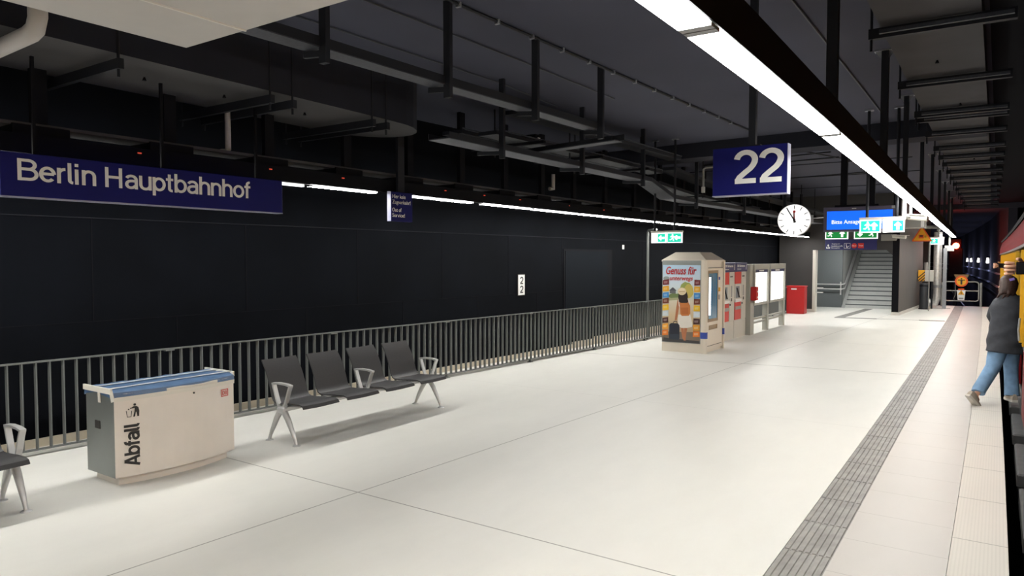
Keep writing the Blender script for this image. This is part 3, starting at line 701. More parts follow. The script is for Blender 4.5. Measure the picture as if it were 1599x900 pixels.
blob(95, 245, 26, 18, pm('haze', (150, 160, 158))); blob(262, 335, 52, 62, g1, 18, .06); blob(285, 350, 40, 60, pm('leaf_gold', (196, 178, 92)), 16, .05); blob(230, 385, 40, 30, g2)
blob(165, 395, 48, 24, g2, 16, .08); pp([(128, 345), (150, 325), (178, 345), (178, 372), (128, 372)], pm('cottage', (104, 104, 108))); pp([(120, 348), (152, 318), (186, 348)], pm('cottage_roof', (78, 80, 88)))
pp([(66, 420), (200, 405), (200, 425), (66, 440)], g3)
pp([(120, 700), (388, 690), (388, 785), (80, 785), (80, 740)], pm('gravel', (120, 106, 92)))
pp([(85, 752), (388, 765), (388, 785), (80, 785)], pm('kerb', (62, 60, 60)))
skinp = pm('tan', (176, 112, 76))
pp([(230, 660), (252, 660), (262, 745), (276, 765), (258, 768), (244, 745)], skinp); pp([(258, 660), (284, 660), (272, 745), (270, 762), (258, 758)], skinp)
pp([(196, 420), (212, 430), (208, 500), (200, 560), (192, 600), (176, 598), (180, 560), (186, 490)], skinp)
pp([(205, 420), (290, 420), (300, 470), (300, 500), (220, 500)], skinp)
pp([(205, 550), (305, 545), (326, 630), (322, 648), (280, 660), (232, 662), (206, 640), (202, 590)], pm('white_dress', (222, 216, 206)))
pp([(200, 425), (206, 425), (216, 480), (208, 480)], pm('white_strap', (232, 226, 216))); pp([(284, 420), (292, 422), (298, 470), (292, 470)], pm('white_strap', (232, 226, 216)))
blob(240, 395, 40, 55, pm('dark_hair', (46, 34, 32)), 18, .03); pp([(206, 400), (275, 400), (284, 440), (262, 455), (226, 450), (206, 440)], pm('dark_hair', (46, 34, 32)))
pp([(218, 450), (290, 448), (302, 480), (304, 535), (292, 556), (236, 560), (222, 545), (216, 490)], pm('backpack', (196, 120, 62)))
pp([(226, 490), (286, 486), (290, 540), (232, 545)], pm('backpack_pocket', (178, 102, 50)))
blob(230, 352, 36, 32, pm('straw_hat', (226, 206, 172)), 20); blob(230, 342, 24, 17, pm('straw_crown', (238, 222, 192)), 16); pp([(207, 350), (254, 348), (254, 356), (207, 358)], pm('hat_band', (196, 170, 130)))
pp([(132, 640), (145, 625), (205, 625), (218, 640), (222, 752), (212, 764), (140, 764), (132, 750)], pm('suitcase', (34, 38, 50))); pp([(160, 625), (170, 606), (196, 606), (200, 625), (195, 625), (190, 612), (173, 612), (166, 625)], pm('case_handle', (58, 58, 64)))
pp([(140, 720), (218, 715), (222, 752), (212, 764), (140, 764)], pm('suitcase_low', (46, 54, 66)))
packs = [(278, (104, 30, 36)), (333, (230, 168, 40)), (388, (66, 140, 206)), (437, (110, 50, 30)), (492, (236, 190, 40)), (545, (200, 212, 220)), (602, (70, 36, 32)), (655, (232, 160, 50)), (708, (222, 120, 36))]
for i, (cy, c) in enumerate(packs):
    dx = 12 * (cy - 130) / 655.0; m_ = pm('packet%d' % i, c); m2 = pm('packet_label%d' % i, tuple(min(255, int(v * .6 + 90)) for v in c))
    for lx, rx in ((64 + dx, 118 + dx * .4), (330 + dx * .2, 376 + dx)):
        sk = 4 if lx < 200 else -4
        pp([(lx, cy - 22 + sk), (rx, cy - 26 - sk * .5), (rx + 2, cy + 20), (lx, cy + 24)], m_); pp([(lx + 8, cy - 8), (rx - 12, cy - 12), (rx - 14, cy + 8), (lx + 10, cy + 10)], m2)
pic.build('printed_picture', None, poster)
redp = pm('red_script', (196, 30, 34))
u, v = pc(92, 210); text_part('lettering', 'Genuss für', redp, poster, (PX + u, ly0 - .021, PZ + v), FY, width=.645, height=.16, bold=.018, shear=.25)
u, v = pc(125, 272); text_part('lettering', 'unterwegs', redp, poster, (PX + u, ly0 - .021, PZ + v), FY, width=.49, height=.105, bold=.016, shear=.25)

# ================================================================== TICKET MACHINES
def ticket_machine(yc, label):
    t = thing('ticket_machine', label, 'ticket machine', (-5.40, yc, 0), 0, 'ticket machines'); X = .25; hw = .455
    MB().box(-.24, X - .015, -hw, hw, 0, .40).build('plinth', M['lightgrey'], t)
    MB().box(-.24, X - .02, -hw, hw, .40, 1.60).build('body', M['lightgrey'], t)
    b = MB(); b.box(-.24, X + .02, -hw + .004, hw - .004, 1.585, 1.80, None, .01); h = b.build('header', M['navy'], t)
    text_part('lettering', 'DB Fahrkarten', M['signwhite'], h, (X + .021, -hw + .09, 1.70), FX, width=.60, height=.055, bold=.02)
    text_part('lettering', 'Automat', M['signwhite'], h, (X + .021, -hw + .09, 1.635), FX, width=.30, height=.035)
    b = MB()
    for c in ([(-.0, 0), (.03, 0), (.05, .13), (.02, .13)],): b.prism([(hw - .13 + u, 1.63 + v) for u, v in c], (X + .021, 0, 0), (0, 1, 0), (0, 0, 1), (1, 0, 0), .002)
    b.build('symbol', M['signwhite'], h)
    L0, L1 = -hw + .02, .05
    for z0, z1 in ((1.30, 1.58), (.44, .88)): MB().box(X - .02, X - .008, L0, L1, z0, z1).build('red_panel', M['dbred'], t)
    b = MB(); b.box(X - .02, X - .004, L0, L1, .96, 1.29); p = b.build('control_panel', M['lightgrey'], t)
    b = MB(); b.add([(X + .0, L0 + .06, .96), (X + .0, L1 - .14, .96), (X - .003, L1 - .14, 1.24), (X - .003, L0 + .06, 1.24), (X - .004, L0 + .06, .96), (X - .004, L1 - .14, .96), (X - .004, L1 - .14, 1.24), (X - .004, L0 + .06, 1.24)], [(0, 1, 2, 3), (4, 7, 6, 5), (0, 4, 5, 1), (1, 5, 6, 2), (2, 6, 7, 3), (3, 7, 4, 0)])
    b.build('touch_screen', M['screen'], p)
    b = MB(); b.bar([(X + .004, L0 + .10, 1.20), (X + .004, L1 - .2, .97)], .01, .05, ref=(1, 0, 0)); b.build('painted_screen_glare', M['print'], p)  # dark slanted bar painted across the screen as a reflection
    b = MB(); b.box(X - .02, X + .01, L0, L1, .86, .93); b.build('shelf', M['signwhite'], t)
    b = MB(); b.box(X - .02, X - .002, L0 + .02, L1 - .02, .68, .76); b.box(X - .003, X, L0 + .05, L1 - .05, .69, .74, M['print']); b.mats[0] = M['grey']; b.build('ticket_tray', None, t)
    b = MB(); b.box(X - .02, X - .006, L1 + .02, hw - .02, .44, 1.58); p = b.build('side_panel', M['lightgrey'], t)
    b = MB(); b.box(X - .006, X - .002, .18, .27, 1.0, 1.26); b.build('card_slot', M['grey'], p)
    b = MB(); b.box(X - .006, X + .004, .2, .25, .90, .97); b.box(X - .006, X + .01, .10, .13, .80, .84); b.box(X - .006, X - .002, .12, .3, 1.46, 1.49); b.build('keypad', M['print'], p)
    return t
ticket_machine(16.39, 'grey and red ticket machine nearer to the vending machine')
ticket_machine(17.32, 'grey and red ticket machine farther from the vending machine, beside the display cases')

# ================================================================== DISPLAY CASES
t = thing('display_case', 'double grey framed display case with two glowing white backlit panels on legs', 'display case', (-5.12, 19.5, 0))
for y0, w_ in ((-1.70, .30), (-.14, .14), (1.56, .14)):
    MB().box(-.06, .07, y0, y0 + w_, 0, .80).build('leg', M['casegrey'], t)
MB().box(-.10, .05, -1.66, -1.42, 0.0, 1.76, None, .02).build('end_column', M['casegrey'], t)
b = MB()
for z in (.27, .37): b.box(-.02, .03, -1.42, 1.56, z - .02, z + .02)
b.build('rail', M['casegrey'], t)
for y0, y1 in ((-1.44, -.06), (.02, 1.68)):
    b = MB(); f = .09; x0, x1 = -.08, .09
    b.box(x0, x1, y0, y1, 1.62, 1.76); b.box(x0, x1, y0, y1, .72, .78); b.box(x0, x1, y0, y0 + f, .78, 1.62); b.box(x0, x1, y1 - f, y1, .78, 1.62); b.box(x0, x0 + .02, y0, y1, .72, 1.76)
    fr = b.build('case_frame', M['casegrey'], t)
    MB().box(x0 + .02, x1 - .045, y0 + f, y1 - f, .78, 1.56).build('backlit_panel', M['casewhite'], fr)
    MB().box(x0 + .02, x1 - .02, y0 + f, y1 - f, 1.545, 1.625).build('header_strip', M['navy'], fr)
    yc = (y0 + y1) / 2
    MB().box(x1 - .021, x1 - .016, yc - .22, yc + .22, 1.568, 1.605).build('header_label', M['signwhite'], fr)
    MB().box(x1 - .045, x1 - .035, y1 - f - .22, y1 - f - .20, .95, 1.40).build('catch', M['casegrey'], fr)
b = MB(); b.box(-.07, .07, -.10, .10, 0, .34, None, .012)
v_ = tag(b.build('validator_box', M['red'], None, (-4.995, 17.95, .86)), 'small red validator box fixed on the display case column beside the ticket machines', 'ticket validator')
MB().box(.07, .073, -.05, .06, .20, .24).build('slot', M['signwhite'], v_); MB().box(.07, .073, -.05, .06, .06, .10).build('slot', M['signwhite'], v_)

# red cabinet
t = thing('cabinet', 'red metal cabinet standing against the grey stair house wall', 'cabinet', (-5.74, 26.1, 0))
MB().box(-.31, .27, -.45, -.02, 0, .94, None, .012).build('body', M['redcab'], t)
MB().box(-.322, .282, -.465, -.005, .925, .96, None, .008).build('lid', M['redcab'], t)
MB().box(-.16, .02, -.458, -.452, .83, .875).build('label_plate', M['signwhite'], t)
MB().box(-.28, .24, -.456, -.450, .05, .78).build('door', M['redcab'], t)

# ================================================================== SIGNS
# station name
t = thing('station_sign', 'long dark blue station name sign reading Berlin Hauptbahnhof', 'sign', (-6.3, 3.6, 2.382)); o = t.location
MB().box(-.10, 0, -1.31, 1.28, 0, .342, None, .004).build('panel', M['signblue'], t)
MB().box(-.101, .001, -1.312, 1.282, -.006, .003).build('bottom_edge', M['signedge'], t)
stroke_text('lettering', 'Berlin Hauptbahnhof', M['signwhite'], t, (.002, 2.405 - 3.6, .128), FX, 2.09, .170, .132)
for y in (-1.05, .0, 1.0):
    MB().box(-.07, -.045, y - .012, y + .012, .342, 3.5 - 2.382).build('hanger', M['black'], t)
# out of service box
t = thing('service_sign', 'small dark blue box sign reading out of service in the left light line', 'sign', (-6.55, 6.98, 2.39))
MB().box(-.065, 0, -.205, .205, 0, .385, None, .004).build('panel', M['signblue'], t)
MB().box(-.066, -.001, -.209, -.204, .0, .385).build('pale_edge', M['signedge'], t)  # blue box side coloured paler, standing in for light from the next tube
for s, z, w_, h in (('Hier kein', .30, .25, .052), ('Zugverkehr!', .212, .345, .068), ('Out of', .125, .17, .05), ('Service!', .055, .235, .05)):
    text_part('lettering', s, M['signwhite'], t, (.002, -.185, z), FX, width=w_, height=h, bold=.006)
MB().box(-.05, -.01, -.06, .06, .385, 1.71).build('hanger', M['steel_dark'], t)
# platform number
t = thing('platform_sign', 'blue hanging sign with the large white platform number 22', 'sign', (-1.715, 6.0, 2.43))
MB().box(-.32, .29, 0, .09, 0, .40, None, .003).build('panel', M['signblue'], t)
MB().box(.288, .294, -.001, .091, 0, .40).build('pale_edge', M['signedge'], t); MB().box(-.321, .293, -.002, .092, -.005, .003).build('bottom_edge', M['signedge'], t)
stroke_text('lettering', '22', M['signwhite'], t, (-.137, -.002, .097), FY, .378, .272, .15)
MB().box(-.028, .028, .02, .07, .40, 1.67).build('hanger_post', M['steel_dark'], t)
MB().box(-.06, .07, .015, .075, .40, .412).build('mounting_plate', M['steel_dark'], t)
tag(MB().tube([(-3.90, 0.5, 4.08), (-3.88, 5, 4.08), (-3.72, 9, 4.08), (-3.58, 11.9, 4.08), (-3.54, 12.3, 4.07), (-3.53, 12.35, 3.80)], .016, 6).build('conduit', M['steel_dark']), 'thin clipped conduit along the ceiling ending above the big 22 sign', 'conduit')
y = 1.0
while y < 11.8:
    x = lerp_table([(-8, -3.90), (5, -3.88), (9, -3.72), (11.9, -3.58)], y)[0]; MB().box(x - .025, x + .025, y - .012, y + .012, 4.055, 4.1).build('clip', M['galv'], bpy.data.objects['conduit']); y += .55
for pts, lab in (([(-5.3, 3.6, 4.085), (-5.18, 7.3, 4.085), (-5.3, 8.9, 4.085)], 'left one of two thin pale ceiling lines above the cable trays'), ([(-4.5, 3.6, 4.085), (-4.42, 6.5, 4.085), (-4.4, 8.9, 4.085)], 'right one of two thin pale ceiling lines above the cable trays')):
    tag(MB().tube(pts, .008, 6).build('conduit', M['tray']), lab, 'conduit')
# small wall number plate
t = thing('number_plate', 'small white wall plate with the digits 2 2 on the dark partition', 'sign', (wall_x(11.29) + .012, 11.29, 1.205), 0)
MB().box(-.01, .006, -.11, .11, 0, .385, None, .003).build('plate', M['signwhite'], t)
MB().box(-.012, .002, -.125, .125, -.015, .40).build('frame', M['print'], t)
for z in (.21, .04): stroke_text('lettering', '2', M['print'], t, (.007, -.05, z), FX, .095, .135, .17)
tag(MB().box(0, .01, -.05, .05, 0, .10).build('wall_plate', M['signwhite'], None, (wall_x(15.3) + .004, 15.3, 2.12)), 'tiny pale plate high on the dark wall right of the door', 'sign')

def runner(b, ox, oz, s, O, F, m, flip=1):
    def P(poly): b.prism([(ox + flip * u * s, oz + v * s) for u, v in poly], O, F['U'], F['V'], F['W'], .002, m)
    P(circ(.09, 12, .52, .86)); P([(.40, .74), (.60, .76), (.66, .55), (.60, .42), (.72, .22), (.66, .08), (.56, .12), (.60, .24), (.48, .38), (.34, .20), (.14, .22), (.14, .30), (.32, .30), (.44, .52), (.42, .64), (.32, .54), (.22, .58), (.25, .64)])
    P([(.58, .72), (.68, .56), (.84, .58), (.84, .64), (.72, .63), (.64, .76)])
def arrow(b, ox, oz, s, d, O, F, m):
    poly = [(0, .5), (.38, .12), (.38, -.0), (0.16, .0), (.16, -.5), (-.16, -.5), (-.16, 0), (-.38, 0), (-.38, .12)]
    rot = {'up': 0, 'left': pi / 2, 'right': -pi / 2, 'down': pi}[d]
    b.prism([(ox + s * (u * cos(rot) - v * sin(rot)), oz + s * (u * sin(rot) + v * cos(rot))) for u, v in poly], O, F['U'], F['V'], F['W'], .002, m)
def exit_pair(label, loc, wd, posts, ztop, left_mode, rz=0.0):
    t = thing('exit_sign', label, 'exit sign', loc, rz); h = .19; W2 = wd / 2
    MB().box(-W2 - .01, W2 + .01, -.03, .03, h, h + .035, None, .004).build('top_rail', M['lightgrey'], t)
    for k, (x0, x1) in enumerate(((-W2, -.012), (.012, W2))):
        p = MB().box(x0, x1, -.018, .018, 0, h).build('lit_panel', M['em_white'], t)
        b = MB(); O = (0, -.019, 0); w_ = x1 - x0
        if left_mode[k] == 'half':
            g0, g1 = (x0 + w_ * .45, x1 - .015)
            b.prism([(g0, .02), (g1, .02), (g1, h - .02), (g0, h - .02)], O, FY['U'], FY['V'], FY['W'], .001, M['em_teal'])
            arrow(b, (g0 + g1) / 2, h / 2, .12, left_mode[2], (0, -.0205, 0), FY, M['em_white'])
        else:
            b.prism([(x0 + .015, .015), (x1 - .015, .015), (x1 - .015, h - .015), (x0 + .015, h - .015)], O, FY['U'], FY['V'], FY['W'], .001, M['em_teal'])
            runner(b, x0 + .03, .02, .15, (0, -.0205, 0), FY, M['em_white']); arrow(b, x1 - .09, h / 2, .12, left_mode[2], (0, -.0205, 0), FY, M['em_white'])
        b.build('pictogram', None, p)
    for x in posts:
        q = MB().tube([(x, 0, h + .03), (x, 0, ztop - loc[2] - .01)], .022, 8).build('hanger_post', M['steel_dark'], t, smooth=True)
        MB().box(x - .06, x + .06, -.03, .03, ztop - loc[2] - .02, ztop - loc[2]).build('flange', M['galv'], q)
    return t
exit_pair('lit green and white double exit sign hanging left, above the vending machine', (-5.11, 12.55, 2.19), .60, (-.24, .15), 4.1, ('half', 'run', 'left'))
exit_pair('lit teal and white double exit sign hanging in front of the blue display', (-1.44, 11.75, 2.285), .59, (-.20, .19), 4.1, ('run', 'half', 'up'))
t = thing('exit_sign', 'small lit exit sign by the silver pipe near the platform end', 'exit sign', (-1.92, 30.6, 2.42))
MB().box(-.22, .22, -.02, .02, 0, .24).build('lit_panel', M['em_white'], t); MB().box(-.24, .24, -.04, .04, .24, .28).build('top_rail', M['lightgrey'], t)
b = MB(); b.prism([(-.19, .03), (.03, .03), (.03, .21), (-.19, .21)], (0, -.021, 0), FY['U'], FY['V'], FY['W'], .002, M['em_teal']); runner(b, -.17, .05, .16, (0, -.0235, 0), FY, M['em_white']); b.build('pictogram', None, t)
MB().tube([(.05, 0, .28), (.05, 0, 1.675)], .025, 8).build('hanger_post', M['grey'], t)
# clock
t = thing('platform_clock', 'round white station clock with black hands beside the blue display', 'clock', (-3.62, 15.9, 2.72), radians(8))
b = MB(); b.tube([(0, .0, 0), (0, .16, 0)], .335, 48); b.build('casing', M['alu'], t, smooth=True)
b = MB(); b.tube([(0, -.012, 0), (0, .0, 0)], [.325, .325], 48); b.build('face', M['clockface'], t)
b = MB()
for k in range(60):
    a = 2 * pi * k / 60; big = k % 5 == 0; L = .075 if big else .014; w_ = .016 if big else .007; r1 = .305
    d = Vector((sin(a), 0, cos(a))); n_ = Vector((cos(a), 0, -sin(a))); p = d * r1; q = d * (r1 - L)
    b.add([p + n_ * w_ / 2 + Vector((0, -.014, 0)), p - n_ * w_ / 2 + Vector((0, -.014, 0)), q - n_ * w_ / 2 + Vector((0, -.014, 0)), q + n_ * w_ / 2 + Vector((0, -.014, 0))], [(0, 1, 2, 3)])
b.build('minute_marks', M['print'], t)
def hand(name, a, L, w_, y, m):
    d = Vector((sin(a), 0, cos(a))); n_ = Vector((cos(a), 0, -sin(a))); b = MB()
    b.prism([(-.06, -w_), (L, -w_ * .7), (L, w_ * .7), (-.06, w_)], (0, y, 0), d, n_, (0, -1, 0), .003); return b.build(name, m, t)
hand('minute_hand', radians(-31), .29, .014, -.018, M['print']); hand('hour_hand', radians(-2), .19, .018, -.015, M['print'])
b = MB(); b.prism(circ(.028, 16, 0, .175), (0, -.022, 0), FY['U'], FY['V'], FY['W'], .003); b.prism([(-.006, -.02), (.006, -.02), (.006, .16), (-.006, .16)], (0, -.022, 0), FY['U'], FY['V'], FY['W'], .003); b.build('second_hand', M['dbred'], t)
b = MB(); b.prism(circ(.028, 16), (0, -.018, 0), FY['U'], FY['V'], FY['W'], .008); b.build('hub', M['print'], t)
b = MB(); b.box(.30, .37, .05, .12, -.06, .10); b.bar([(.36, .09, .03), (.70, -.08, .04)], .02, .02); b.build('bracket', M['alu'], t)
# display
t = thing('departure_display', 'wide blue lit platform display reading Bitte Ansage beachten', 'display', (-2.30, 15.7, 2.445))
MB().box(-.70, .62, 0, .22, 0, .50, None, .008).build('casing', mat('display_casing', s2l(78, 72, 92), .5), t)
sc = MB().box(-.635, .56, -.006, .002, .045, .415).build('screen', M['em_blue'], t)
text_part('lettering', 'Bitte Ansage beachten !', M['em_white'], sc, (-.54, -.007, .135), FY, width=1.0, height=.10, bold=.004)
MB().box(-.17, -.09, -.004, .0, .455, .47).build('label_plate', M['lightgrey'], t)
MB().box(.54, .60, -.004, .0, .44, .49).build('sensor', M['grey'], t)
for x in (-.34, .17): MB().box(x - .06, x + .06, .06, .16, .5, 1.655).build('hanger_post', M['black'], t)
MB().box(-.5, .3, .05, .17, .5, .54).build('mounting_plate', M['black'], t)
# wayfinding and soffit exit signs on the stair house
t = thing('wayfinding_sign', 'dark blue direction sign above the stairs listing exit, bus and tram', 'sign', (-4.25, 26.84, 2.20))
MB().box(-.81, .82, 0, .05, 0, .36, None, .004).build('panel', M['navy'], t)
b = MB(); O = (0, -.001, 0)
def pf(b, poly, m=None, y=-.001): b.prism(poly, (0, y, 0), FY['U'], FY['V'], FY['W'], .002, m)
pf(b, [(-.77, .05), (-.65, .05), (-.65, .11), (-.67, .11), (-.67, .07), (-.75, .07), (-.75, .11), (-.77, .11)]); pf(b, [(-.72, .08), (-.70, .08), (-.70, .15), (-.675, .15), (-.71, .20), (-.745, .15), (-.72, .15)])
b.build('exit_symbol', M['signwhite'], t)
for s, z, w_ in (('Ausgang zur', .185, .27), ('Invalidenstraße', .115, .36), ('Europaplatz', .045, .27)): text_part('lettering', s, M['signwhite'], t, (-.60, -.001, z), FY, width=w_, height=.045, bold=.01)
b = MB(); 
for a in ((-.2, -.19, .05, .23), (-.01, .0, .05, .23), (-.2, 0, .05, .06), (-.2, 0, .22, .23)): pf(b, [(a[0], a[2]), (a[1], a[2]), (a[1], a[3]), (a[0], a[3])])
pf(b, circ(.016, 10, -.13, .19)); pf(b, [(-.14, .17), (-.12, .17), (-.10, .10), (-.05, .14), (-.03, .14), (-.10, .07), (-.13, .09)]); b.build('escalator_symbol', M['signwhite'], t)
b = MB(); pf(b, circ(.085, 20, .12, .14)); pf(b, [(.24, .055), (.42, .055), (.42, .225), (.24, .225)]); b.build('red_symbol', M['dbred'], t)
text_part('lettering', 'Bus', M['signwhite'], t, (.065, -.0035, .12), FY, width=.11, height=.045, bold=.01); text_part('lettering', 'Tram', M['signwhite'], t, (.26, -.0035, .12), FY, width=.14, height=.045, bold=.01)
for k, (x0, x1, dd, lab) in enumerate(((-5.06, -4.33, 'up', 'green lit exit sign on the stair house below the left end of the blue display'), (-4.14, -3.41, 'down', 'green lit exit sign on the stair house below the right end of the blue display'))):
    t = thing('exit_sign', lab, 'exit sign', ((x0 + x1) / 2, 26.86, 2.575)); W2 = (x1 - x0) / 2
    MB().box(-W2, W2, -.03, .03, 0, .36).build('lit_panel', M['em_white'], t)
    b = MB(); pf(b, [(-W2 + .03, .03), (W2 - .03, .03), (W2 - .03, .33), (-W2 + .03, .33)], M['em_green'], -.031)
    arrow(b, (.18 if k == 0 else -.18), .18, .22, dd, (0, -.034, 0), FY, M['em_white']); runner(b, (-.33 if k == 0 else .05), .05, .26, (0, -.034, 0), FY, M['em_white'])
    b.build('pictogram', None, t)
# CCTV and equipment on the stair house corner
t = thing('camera_housing', 'grey boxy housing with white end mounted high by the stair house corner', 'equipment box', (-2.30, 25.2, 2.85))
MB().box(-.35, .38, 0, .7, 0, .40, None, .01).build('casing', M['grey'], t); MB().box(.28, .37, -.012, 0, .02, .28).build('front_window', M['signwhite'], t); MB().box(.0, .05, .3, .36, .40, 1.25).build('hanger_post', M['steel_dark'], t)
def cctv(loc, label, s=1.0, rod=0):
    t = thing('security_camera', label, 'camera', loc)
    MB().tube([(-.16 * s, 0, .02), (.14 * s, -.10 * s, -.02)], .045 * s, 12).build('barrel', M['lightgrey'], t, smooth=True); MB().bar([(-.18 * s, 0, .06), (.2 * s, -.12 * s, .03)], .13 * s, .012).build('sunshield', M['signwhite'], t)
    if rod: MB().tube([(-.05, .03, .0), (-.17, -.1, .03)], .02, 6).build('bracket', M['grey'], t)
    else: MB().bar([(-.1 * s, .0, 0), (-.1 * s, .30, -.06)], .04, .05).build('bracket', M['grey'], t)
    return t
cctv((-1.03, 12.5, 2.52), 'white security camera beside the hanging exit sign in front of the display', .9, -1)
cctv((-2.72, 26.6, 2.62), 'white security camera on the stair house corner below the exit sign', 1.3)
tag(MB().box(-.35, .1, -.06, .04, -.05, .16).build('junction_box', M['grey'], None, (-2.95, 26.84, 2.55)), 'grey junction box on the stair house corner behind the exit sign', 'junction box')
t = thing('pole_luminaire', 'white vertical bracket with tube fittings above the hanging exit sign', 'bracket', (-1.20, 12.4, 2.50))
MB().tube([(-.02, 0, .0), (-.02, 0, .48)], .03, 10).build('tube', M['signwhite'], t); MB().tube([(.06, .1, .04), (.06, .1, .34), (.13, .1, .24), (.13, .1, .18)], .02, 8).build('bent_tube', M['lightgrey'], t); MB().box(-.07, -.04, -.02, .02, .38, .42).build('clip', M['galv'], t)
# triangle sign
t = thing('warning_sign', 'yellow triangular warning sign with red border by the stair house side', 'sign', (-2.33, 29.6, 2.56))
def tri(s): h = s * .866; return [(-s / 2, -h / 3 + .0), (s / 2, -h / 3), (0, 2 * h / 3)]
b = MB(); b.prism([(u, v + .15) for u, v in tri(.66)], (0, 0, 0), FY['U'], FY['V'], FY['W'], .01); b.build('border', M['orange'], t)
b = MB(); b.prism([(u, v + .15) for u, v in tri(.53)], (0, -.011, 0), FY['U'], FY['V'], FY['W'], .003); b.build('plate', M['yellow'], t)
b = MB(); b.prism([(-.10, .07), (.06, .07), (.06, .20), (-.10, .20)], (0, -.0145, 0), FY['U'], FY['V'], FY['W'], .002, M['orange']); b.prism([(-.07, .13), (.03, .13), (.03, .18), (-.07, .18)], (0, -.017, 0), FY['U'], FY['V'], FY['W'], .002, M['print'])
for k in range(3): b.prism([(.08, .09 + .04 * k), (.14, .08 + .05 * k), (.14, .09 + .05 * k), (.08, .10 + .04 * k)], (0, -.0145, 0), FY['U'], FY['V'], FY['W'], .002, M['print'])
b.build('pictogram', None, t)
MB().box(.24, .27, 0.012, .04, -2.56, -.02).build('post', M['grey'], t)
# striped box
t = thing('telephone_box', 'pale box with black and yellow striped side by the bollard', 'box', (-2.33, 31.0, 1.04))
MB().box(.02, .30, 0, .22, 0, .42).build('casing', M['lightgrey'], t); MB().box(-.20, .02, 0, .22, 0, .42).build('striped_side', M['yellow'], t)
b = MB()
for k in range(5):
    a = -.2 + k * .11 - .16
    P = [(a, 0), (a + .05, 0), (a + .47, .42), (a + .42, .42)]; lo, hi = -.2, .02
    Q = []
    for (u0, v0), (u1, v1) in zip(P, P[1:] + P[:1]): Q.append((u0, v0))
    def clip(poly, f, inside):
        out = []
        for i in range(len(poly)):
            p, q = poly[i], poly[(i + 1) % len(poly)]
            if inside(p): out.append(p)
            if inside(p) != inside(q):
                k_ = (f - p[0]) / (q[0] - p[0]); out.append((f, p[1] + k_ * (q[1] - p[1])))
        return out
    Q = clip(Q, lo, lambda p: p[0] >= lo); Q = clip(Q, hi, lambda p: p[0] <= hi) if Q else Q
    if len(Q) > 2: b.prism(Q, (0, -.001, 0), FY['U'], FY['V'], FY['W'], .003)
b.build('stripes', M['print'], t)
MB().box(.22, .28, .06, .12, -1.04, .0).build('stand', M['steel_dark'], t)
t = thing('bollard', 'dark round bollard at the stair house side', 'bollard', (-2.30, 30.7, 0))
MB().tube([(0, 0, 0), (0, 0, .93), (0, 0, .97)], [.155, .155, .14], 20).build('shaft', M['anthracite'], t, smooth=True); MB().tube([(0, 0, .86), (0, 0, .90)], .159, 20).build('ring', M['steel_dark'], t, smooth=True); MB().tube([(0, 0, 0), (0, 0, .03)], .18, 20).build('base', M['steel_dark'], t)
# silver pipe
t = thing('pipe', 'silver insulated pipe rising by the platform end with an elbow at its foot', 'pipe', (-1.93, 31.4, 0))
MB().tube([(0, 0, .75), (0, 0, 1.6), (0, 0, 2.6), (-.0, 0, 2.9)], .14, 16).build('riser', M['pipe_silver'], t, smooth=True); MB().tube([(-.42, .1, .52), (-.36, .05, .32), (-.22, 0, .18), (-.06, 0, .2), (0, 0, .4), (0, 0, .8)], .13, 14).build('elbow', M['pipe_silver'], t, smooth=True)
MB().tube([(0, 0, .8), (0, 0, .9)], .165, 16).build('collar', M['galv'], t); MB().box(.18, .30, -.04, .08, 0, 2.3).build('channel', M['galv'], t)
tag(MB().tube([(.65, 0, 2.95), (.65, 0, 3.05), (.6, 0, 3.1), (-.5, 0, 3.12)], .06, 8).build('pipe', M['grey'], None, (-2.55, 31.0, -.02), True), 'grey pipe running level from the stair house to the silver pipe', 'pipe')
t = thing('pipe', 'slim grey pipe with valves between bollard and silver pipe', 'pipe', (-2.2, 31.9, 0))
MB().tube([(-.05, 0, .35), (-.05, 0, 2.5)], .035, 8).build('riser', M['grey'], t); MB().box(-.28, .16, -.04, .02, 1.32, 1.42).build('bracket', M['galv'], t); MB().tube([(-.14, -.03, 1.42), (-.14, -.03, 1.75)], .07, 10).build('valve', M['pale_pipe'], t); MB().tube([(-.05, 0, .36), (-.3, 0, .3)], .03, 8).build('branch', M['grey'], t)
# gate
t = thing('gate', 'grey tubular steel gate closing the platform end', 'gate', (-1.22, 33.3, 0))
def rrect(x0, x1, z0, z1, r):
    pts = []
    for cx, cz, a0 in ((x1 - r, z1 - r, 0), (x0 + r, z1 - r, pi / 2), (x0 + r, z0 + r, pi), (x1 - r, z0 + r, 3 * pi / 2)):
        for k in range(5): a = a0 + k * pi / 8; pts.append((cx + r * cos(a), 0, cz + r * sin(a)))
    return pts + [pts[0], pts[1]]
MB().tube(rrect(-.56, .58, .22, .98, .10), .024, 8).build('frame', M['grey'], t, smooth=True); MB().tube([(-.56, 0, .62), (.58, 0, .62)], .022, 8).build('cross_bar', M['grey'], t)
MB().tube([(-.66, .0, 0), (-.66, 0, .95)], .04, 10).build('post', M['grey'], t); MB().tube([(.66, .0, 0), (.66, 0, .95)], .04, 10).build('post', M['grey'], t)
MB().tube([(-.2, -.03, .9), (-.2, -.03, .45), (-.25, -.03, .3), (-.2, -.03, .25), (-.15, -.03, .3), (-.2, -.03, .45)], .01, 6).build('chain', M['grey'], t)
for z in (.3, .8): MB().box(-.66, -.54, -.02, .02, z, z + .04).build('hinge', M['grey'], t)
t = thing('prohibition_sign', 'round orange no entry sign fixed on the platform end gate', 'sign', (-1.22, 33.26, 1.0))
b = MB(); b.prism(circ(.22, 28), (0, 0, 0), FY['U'], FY['V'], FY['W'], .01); b.build('border', M['orange'], t)
